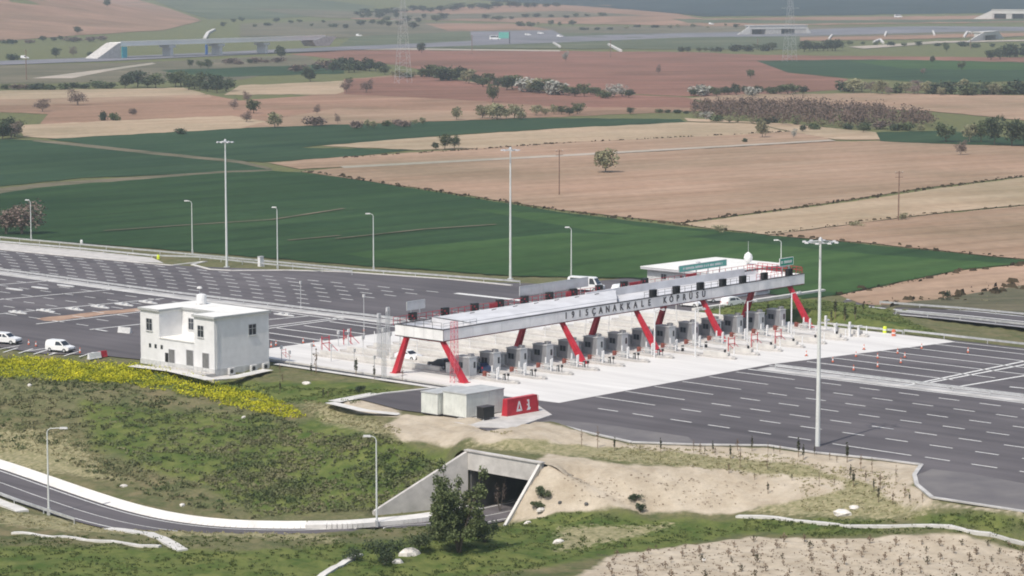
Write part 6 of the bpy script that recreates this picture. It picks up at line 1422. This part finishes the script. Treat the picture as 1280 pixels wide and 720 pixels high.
# leafy tree in front of the underpass
def front_tree():
    p = G(574, 690); t = thing('leafy_tree', 'slender leafy tree standing in front of the underpass portal', 'tree', p, .4)
    rs = random.Random(5); b = MB(); H = 10.0; blobs = []
    for i in range(9):
        a = rs.uniform(0, 6.28); l = rs.uniform(.5, 1.0); x, y = math.cos(a) * 4.3 * l * (1 - .12 * (i % 3)), math.sin(a) * 2.4 * l; z = H * (rs.uniform(.8, .98) if i % 3 == 2 else rs.uniform(.45, .8))
        pts = [(rs.uniform(-.3, .3), rs.uniform(-.3, .3), -.2), (x * .3, y * .3, z * .35), (x * .7, y * .7, z * .7), (x, y, z)]
        for k, (c, d) in enumerate(zip(pts[:-1], pts[1:])): b.tube(c, d, .11 - .035 * k, .075 - .03 * k + .005, 6)
        blobs += [(x * 1.0, y, z - .4, .6, .9), (x * .8 + rs.uniform(-1, 1), y, z * .3, .9, .7), (x * .75 + rs.uniform(-.5, .5), y * .7, z * .74, .9, 1.0), (x * .5 + rs.uniform(-.7, .7), y * .5, z * .52, .95, 1.0)]
        for _ in range(3):
            c2 = (x * .6 + rs.uniform(-1.3, 1.3), y * .6 + rs.uniform(-1, 1), z * rs.uniform(.35, .8)); b.tube((x * .4, y * .4, z * .42), c2, .03, .01, 4); blobs.append((c2[0], c2[1], c2[2], .6, .6))
    for _ in range(12): blobs.append((rs.uniform(-3.4, 3.2), rs.uniform(-1.6, 1.6), rs.uniform(.8, 3.6), .8, .8))
    b.build('trunk', BARK, t)
    V, Fq = leaf_cloud(14500, blobs, .15, seed=11); o = cloud_mesh('crown', V, Fq, LF_F); o.parent = t
front_tree()
def shrub(px, h, w, lab, m=LF_G, n=900, leaf=.10, name='shrub', seed=3, cat='shrub'):
    p = G(*px); t = thing(name, lab, cat, p, 0); rs = random.Random(seed); bl = [(rs.uniform(-w, w) * .6, rs.uniform(-w, w) * .4, rs.uniform(.25, .75) * h, w * .4, h * .28) for _ in range(7)]
    V, Fq = leaf_cloud(n, bl, leaf, seed=seed); o = cloud_mesh('foliage', V, Fq, m); o.parent = t; b = MB()
    for q in bl[:5]: b.tube((0, 0, -.1), q[:3], .04, .015, 5)
    b.build('stems', BARK, t)
shrub((625, 640), 5.2, 1.0, 'thin pale bare shrub right of the leafy tree in the underpass mouth', LF_B, 260, .07, seed=4)
shrub((480, 706), 2.8, 2.4, 'dark bush at the bottom left of the leafy tree', LF_D, 1400, .12, seed=5); shrub((520, 690), 2.4, 2.4, 'low green bush between the dark bush and the leafy tree', LF_G, 1200, .12, seed=6); shrub((552, 676), 3.0, 1.8, 'dense green bush at the left foot of the leafy tree', LF_G, 1300, .12, seed=7)
shrub((606, 678), 3.2, 1.7, 'dense dark bush at the right foot of the leafy tree', LF_D, 1200, .12, seed=8); shrub((440, 700), 1.6, 1.5, 'small bush beside the white gutter at the bottom', LF_D, 600, .1, seed=9)
shrub((800, 640), 1.1, .8, 'dark bush at the foot of the sandy slope, left of its neighbour', LF_D, 400, .1, seed=10); shrub((795, 626), .9, 1.1, 'dark bush halfway up the sandy slope', LF_D, 400, .1, seed=12)
shrub((680, 622), 1.5, 1.2, 'green bush on the slope beside the right wing wall', LF_G, 800, .1, seed=13); shrub((672, 636), 1.0, 1.0, 'smaller green bush below the one beside the right wing wall', LF_G, 500, .1, seed=14)
shrub((1100, 432 - 24), .1, .1, 'tiny', LF_G, 10, .05) if False else None
shrub((1182, 377), 2.2, 1.0, 'small dark bush beside the right hand ramp road', LF_D, 300, .12, seed=15); shrub((1128, 275), 2.0, 1.5, 'low yellowish bush at the foot of the right brown pole', LF_O, 300, .15, seed=16)
shrub((900, 291), 1.8, 2.2, 'olive bush at the edge of the tan field above the canopy', LF_O, 400, .15, seed=17); shrub((1070, 283), 1.4, 2.4, 'low green bush on the tan field at right', LF_O, 300, .15, seed=18)
# stones
def stone(px, s, lab, seed, m=STONE):
    p = G(*px); rs = random.Random(seed); b = MB(); n = 7; V = []
    for k, z in enumerate((-.1, .25, .5)):
        for i in range(n): a = 2 * math.pi * i / n; r = (1, .95, .5)[k] * rs.uniform(.8, 1.15); V.append((math.cos(a) * r * s, math.sin(a) * r * s * .7, z * s))
    b.add(V, [(k * n + i, k * n + (i + 1) % n, (k + 1) * n + (i + 1) % n, (k + 1) * n + i) for k in range(2) for i in range(n)] + [tuple(range(2 * n, 3 * n))])
    tag(b.build('rock', m, loc=p, rz=rs.random() * 6), lab, 'rock')
for i, (x, y, s, lab) in enumerate([(512, 693, 1.3, 'largest pale rock below the leafy tree'), (497, 703, .7, 'pale rock left of the largest rock'), (676, 638, .7, 'white rock below the right wing wall'), (660, 654, .5, 'small white rock lowest below the wing wall'), (1053, 643, 1.1, 'white flat rock just above the straight channel at right'), (1068, 635, .6, 'smaller white rock above the flat one at right'),
      (698, 678, .7, 'pale flat stone in the foreground grass'), (383, 480, .7, 'white slab lying on the green slope below the slab edge'), (385, 479, .4, 'small stone touching the white slab on the green slope'), (228, 632, .5, 'small white stone on the left embankment by the road'), (155, 608, .5, 'white stone on the left embankment above the lower road'), (37, 482, .5, 'white stone under the yellow shrubs at left'), (305, 522, .45, 'pale stone on the left embankment near the yellow band'),
      (700, 628, .35, 'small dark clod on the sandy slope, left one'), (733, 630, .4, 'small dark clod on the sandy slope, right one'), (446, 652, .4, 'small stone beside the lower road near the lamp'), (560, 628, .4, 'pale stone at the foot of the left wing wall'), (880, 700, .35, 'pale pebble in the bare tan field')]): stone((x, y), s, lab, i + 20, STONE if 'dark' not in lab else CONCD)
# young trees along the plaza edge
def sap_proto(m, h, seed, w=.3, n=60):
    def mk():
        t = thing('sapling', 'x', 'sapling', (0, 0, 0)); b = MB(); b.tube((0, 0, -.1), (.04, 0, h * .9), .05, .025, 5); b.build('stem', LF_BR, t)
        V, Fq = leaf_cloud(n, [(0, 0, h * .55, w * .5, h * .3), (.05, 0, h * .8, w * .35, h * .2)], .10, seed=seed); o = cloud_mesh('foliage', V, Fq, m); o.parent = t; return t
    return mk
sapC = Proto(sap_proto(LF_CY, 1.9, 1, .42, 90)); sapB = Proto(sap_proto(LF_BR, 1.8, 2, .5, 40)); sapS = Proto(sap_proto(LF_BR, 2.6, 3, .5, 26))
def cols(sc): return sc
edge = [(727, 558, 's', 1.0), (747, 561, 's', 1.35), (768, 564, 'c', 1.0), (800, 566, 'b', .7), (826, 566, 'c', 1.05), (867, 566, 's', .8), (875, 568, 'b', 1.0), (881, 568, 'c', .6), (891, 567, 'c', .9), (894, 569, 'b', .7), (913, 574, 'c', 1.0), (925, 585, 's', 1.2), (922, 563, 'b', 1.0), (940, 564, 'c', 1.1), (911, 592, 'b', .9), (960, 568, 's', .7),
        (967, 566, 'c', .5), (975, 568, 'b', .8), (959, 586, 'b', .9), (998, 571, 'c', 1.35), (1004, 575, 'c', 1.1), (1018, 569, 'c', .7), (1024, 608, 's', .8), (1037, 575, 'b', .7), (1046, 578, 'b', .6), (1059, 578, 'c', 1.4), (1063, 599, 'c', 1.0), (1067, 608, 'c', 1.1), (1076, 586, 'b', 1.2), (1082, 602, 'b', .9), (1090, 592, 's', .9), (1092, 615, 'c', .9), (1098, 628, 'c', 1.1), (1100, 612, 'b', 1.3), (1116, 630, 'b', 1.0), (1120, 604, 's', 1.0), (1131, 622, 'b', .9), (1137, 627, 'c', .6), (1153, 628, 'b', .8), (990, 601, 'c', .5), (960, 617, 'c', .8), (943, 600, 'b', .6), (1043, 607, 'b', .7)]
for i, (x, y, k, s) in enumerate(sorted(edge)):
    pr = {'c': sapC, 'b': sapB, 's': sapS}[k]; w = {'c': 'dark narrow evergreen sapling', 'b': 'brown withered sapling', 's': 'thin bare twiggy sapling'}[k]
    rk = sum(1 for e in sorted(edge)[:i] if e[2] == k)
    pr.put(G(x, y), rng.random() * 6, f'{w}, {nth(rk)} of its kind from the left along the plaza edge', 'saplings along the plaza edge', (s * rng.uniform(.6, .95), s * .7, s * .9), cat='sapling')
for i, (x, y, s) in enumerate([(1039, 402, 1.0), (1044, 397, 1.6), (1056, 401, 1.4), (1069, 399, 1.3), (1079, 389, .8), (960, 392, .9)]): sapC.put(G(x, y), i, f'dark narrow sapling on the green mound, {nth(i)} of six', 'saplings on the green mound', s, cat='sapling')
for i, (x, y, s, k) in enumerate([(395, 467, 1.6, 's'), (445, 470, 1.4, 'c'), (389, 469, .9, 'c'), (468, 474, 1.0, 'c'), (353, 478, .8, 'b'), (350, 490, .8, 'c'), (404, 497, .7, 'c'), (410, 496, .5, 'b'), (503, 477, .9, 's'), (350, 466, .8, 'b'), (290, 464, 2.0, 's')]): {'c': sapC, 'b': sapB, 's': sapS}[k].put(G(x, y), i, f'young sapling on the green bank right of the white building, {nth(i)} of eleven', 'saplings right of the building', s, cat='sapling')
shrub((450, 490), 1.0, .9, 'small dark bush on the green bank left of the yard', LF_D, 400, .1, seed=21)
# rows of seedlings in the bare tan field
sdA = Proto(sap_proto(LF_BR, .9, 5, .7, 34)); sdB = Proto(sap_proto(mat('seedling_green', (.05, .045, .02), .8, .2, 2), .8, 6, .8, 34))
cnt = 0
for r_ in range(6):
    y0 = 674 + r_ * 9.5; x = 770 - r_ * 3 + rng.uniform(0, 15) + (120 if r_ == 0 else 0); ci = 0
    while x < 1284:
        y = y0 + (x - 760) * .018 * (1 if r_ < 3 else .6) + rng.uniform(-2, 2)
        if not (r_ == 0 and x < 900):
            rng.choice([sdA, sdA, sdB]).put(G(x, y), rng.random() * 6, f'small brown seedling, {nth(ci)} from left in the {nth(r_)} row of the bare tan field', 'seedlings in the bare tan field', rng.uniform(.6, 1.2), cat='seedling'); ci += 1
        x += rng.uniform(22, 46)
clumps('soil_tufts', [([(750, 730), (745, 692), (850, 684), (940, 672), (1050, 676), (1290, 692), (1290, 730)], 900)], LF_BR, 'low dry tufts scattered over the bare tan field', 'tufts', (.12, .3), 6, .07, .4)
clumps('slope_debris', [([(700, 590), (850, 595), (1000, 605), (900, 636), (720, 636)], 160)], LF_BR, 'dry crumbs of growth on the sandy slope', 'tufts', (.1, .35), 7, .07, .5)

# ------------------------------------------------------------------ air
def haze():
    b = MB(); b.box(-6200, 6200, -60, 8600, -9, 215); o = b.build('haze', mat('haze_shell', (1, 1, 1)))
    m = bpy.data.materials.new('haze_air'); m.use_nodes = True; n = m.node_tree; n.nodes.clear()
    out = n.nodes.new('ShaderNodeOutputMaterial'); v = n.nodes.new('ShaderNodeVolumePrincipled')
    v.inputs['Color'].default_value = (.78, .88, 1.0, 1); v.inputs['Density'].default_value = HAZE_D; v.inputs['Anisotropy'].default_value = .25
    n.links.new(v.outputs[0], out.inputs['Volume']); o.data.materials.clear(); o.data.materials.append(m)
    tag(o, 'thin pale haze over the plain', 'haze', kind='stuff')
HAZE_D = 1.2e-4
haze()
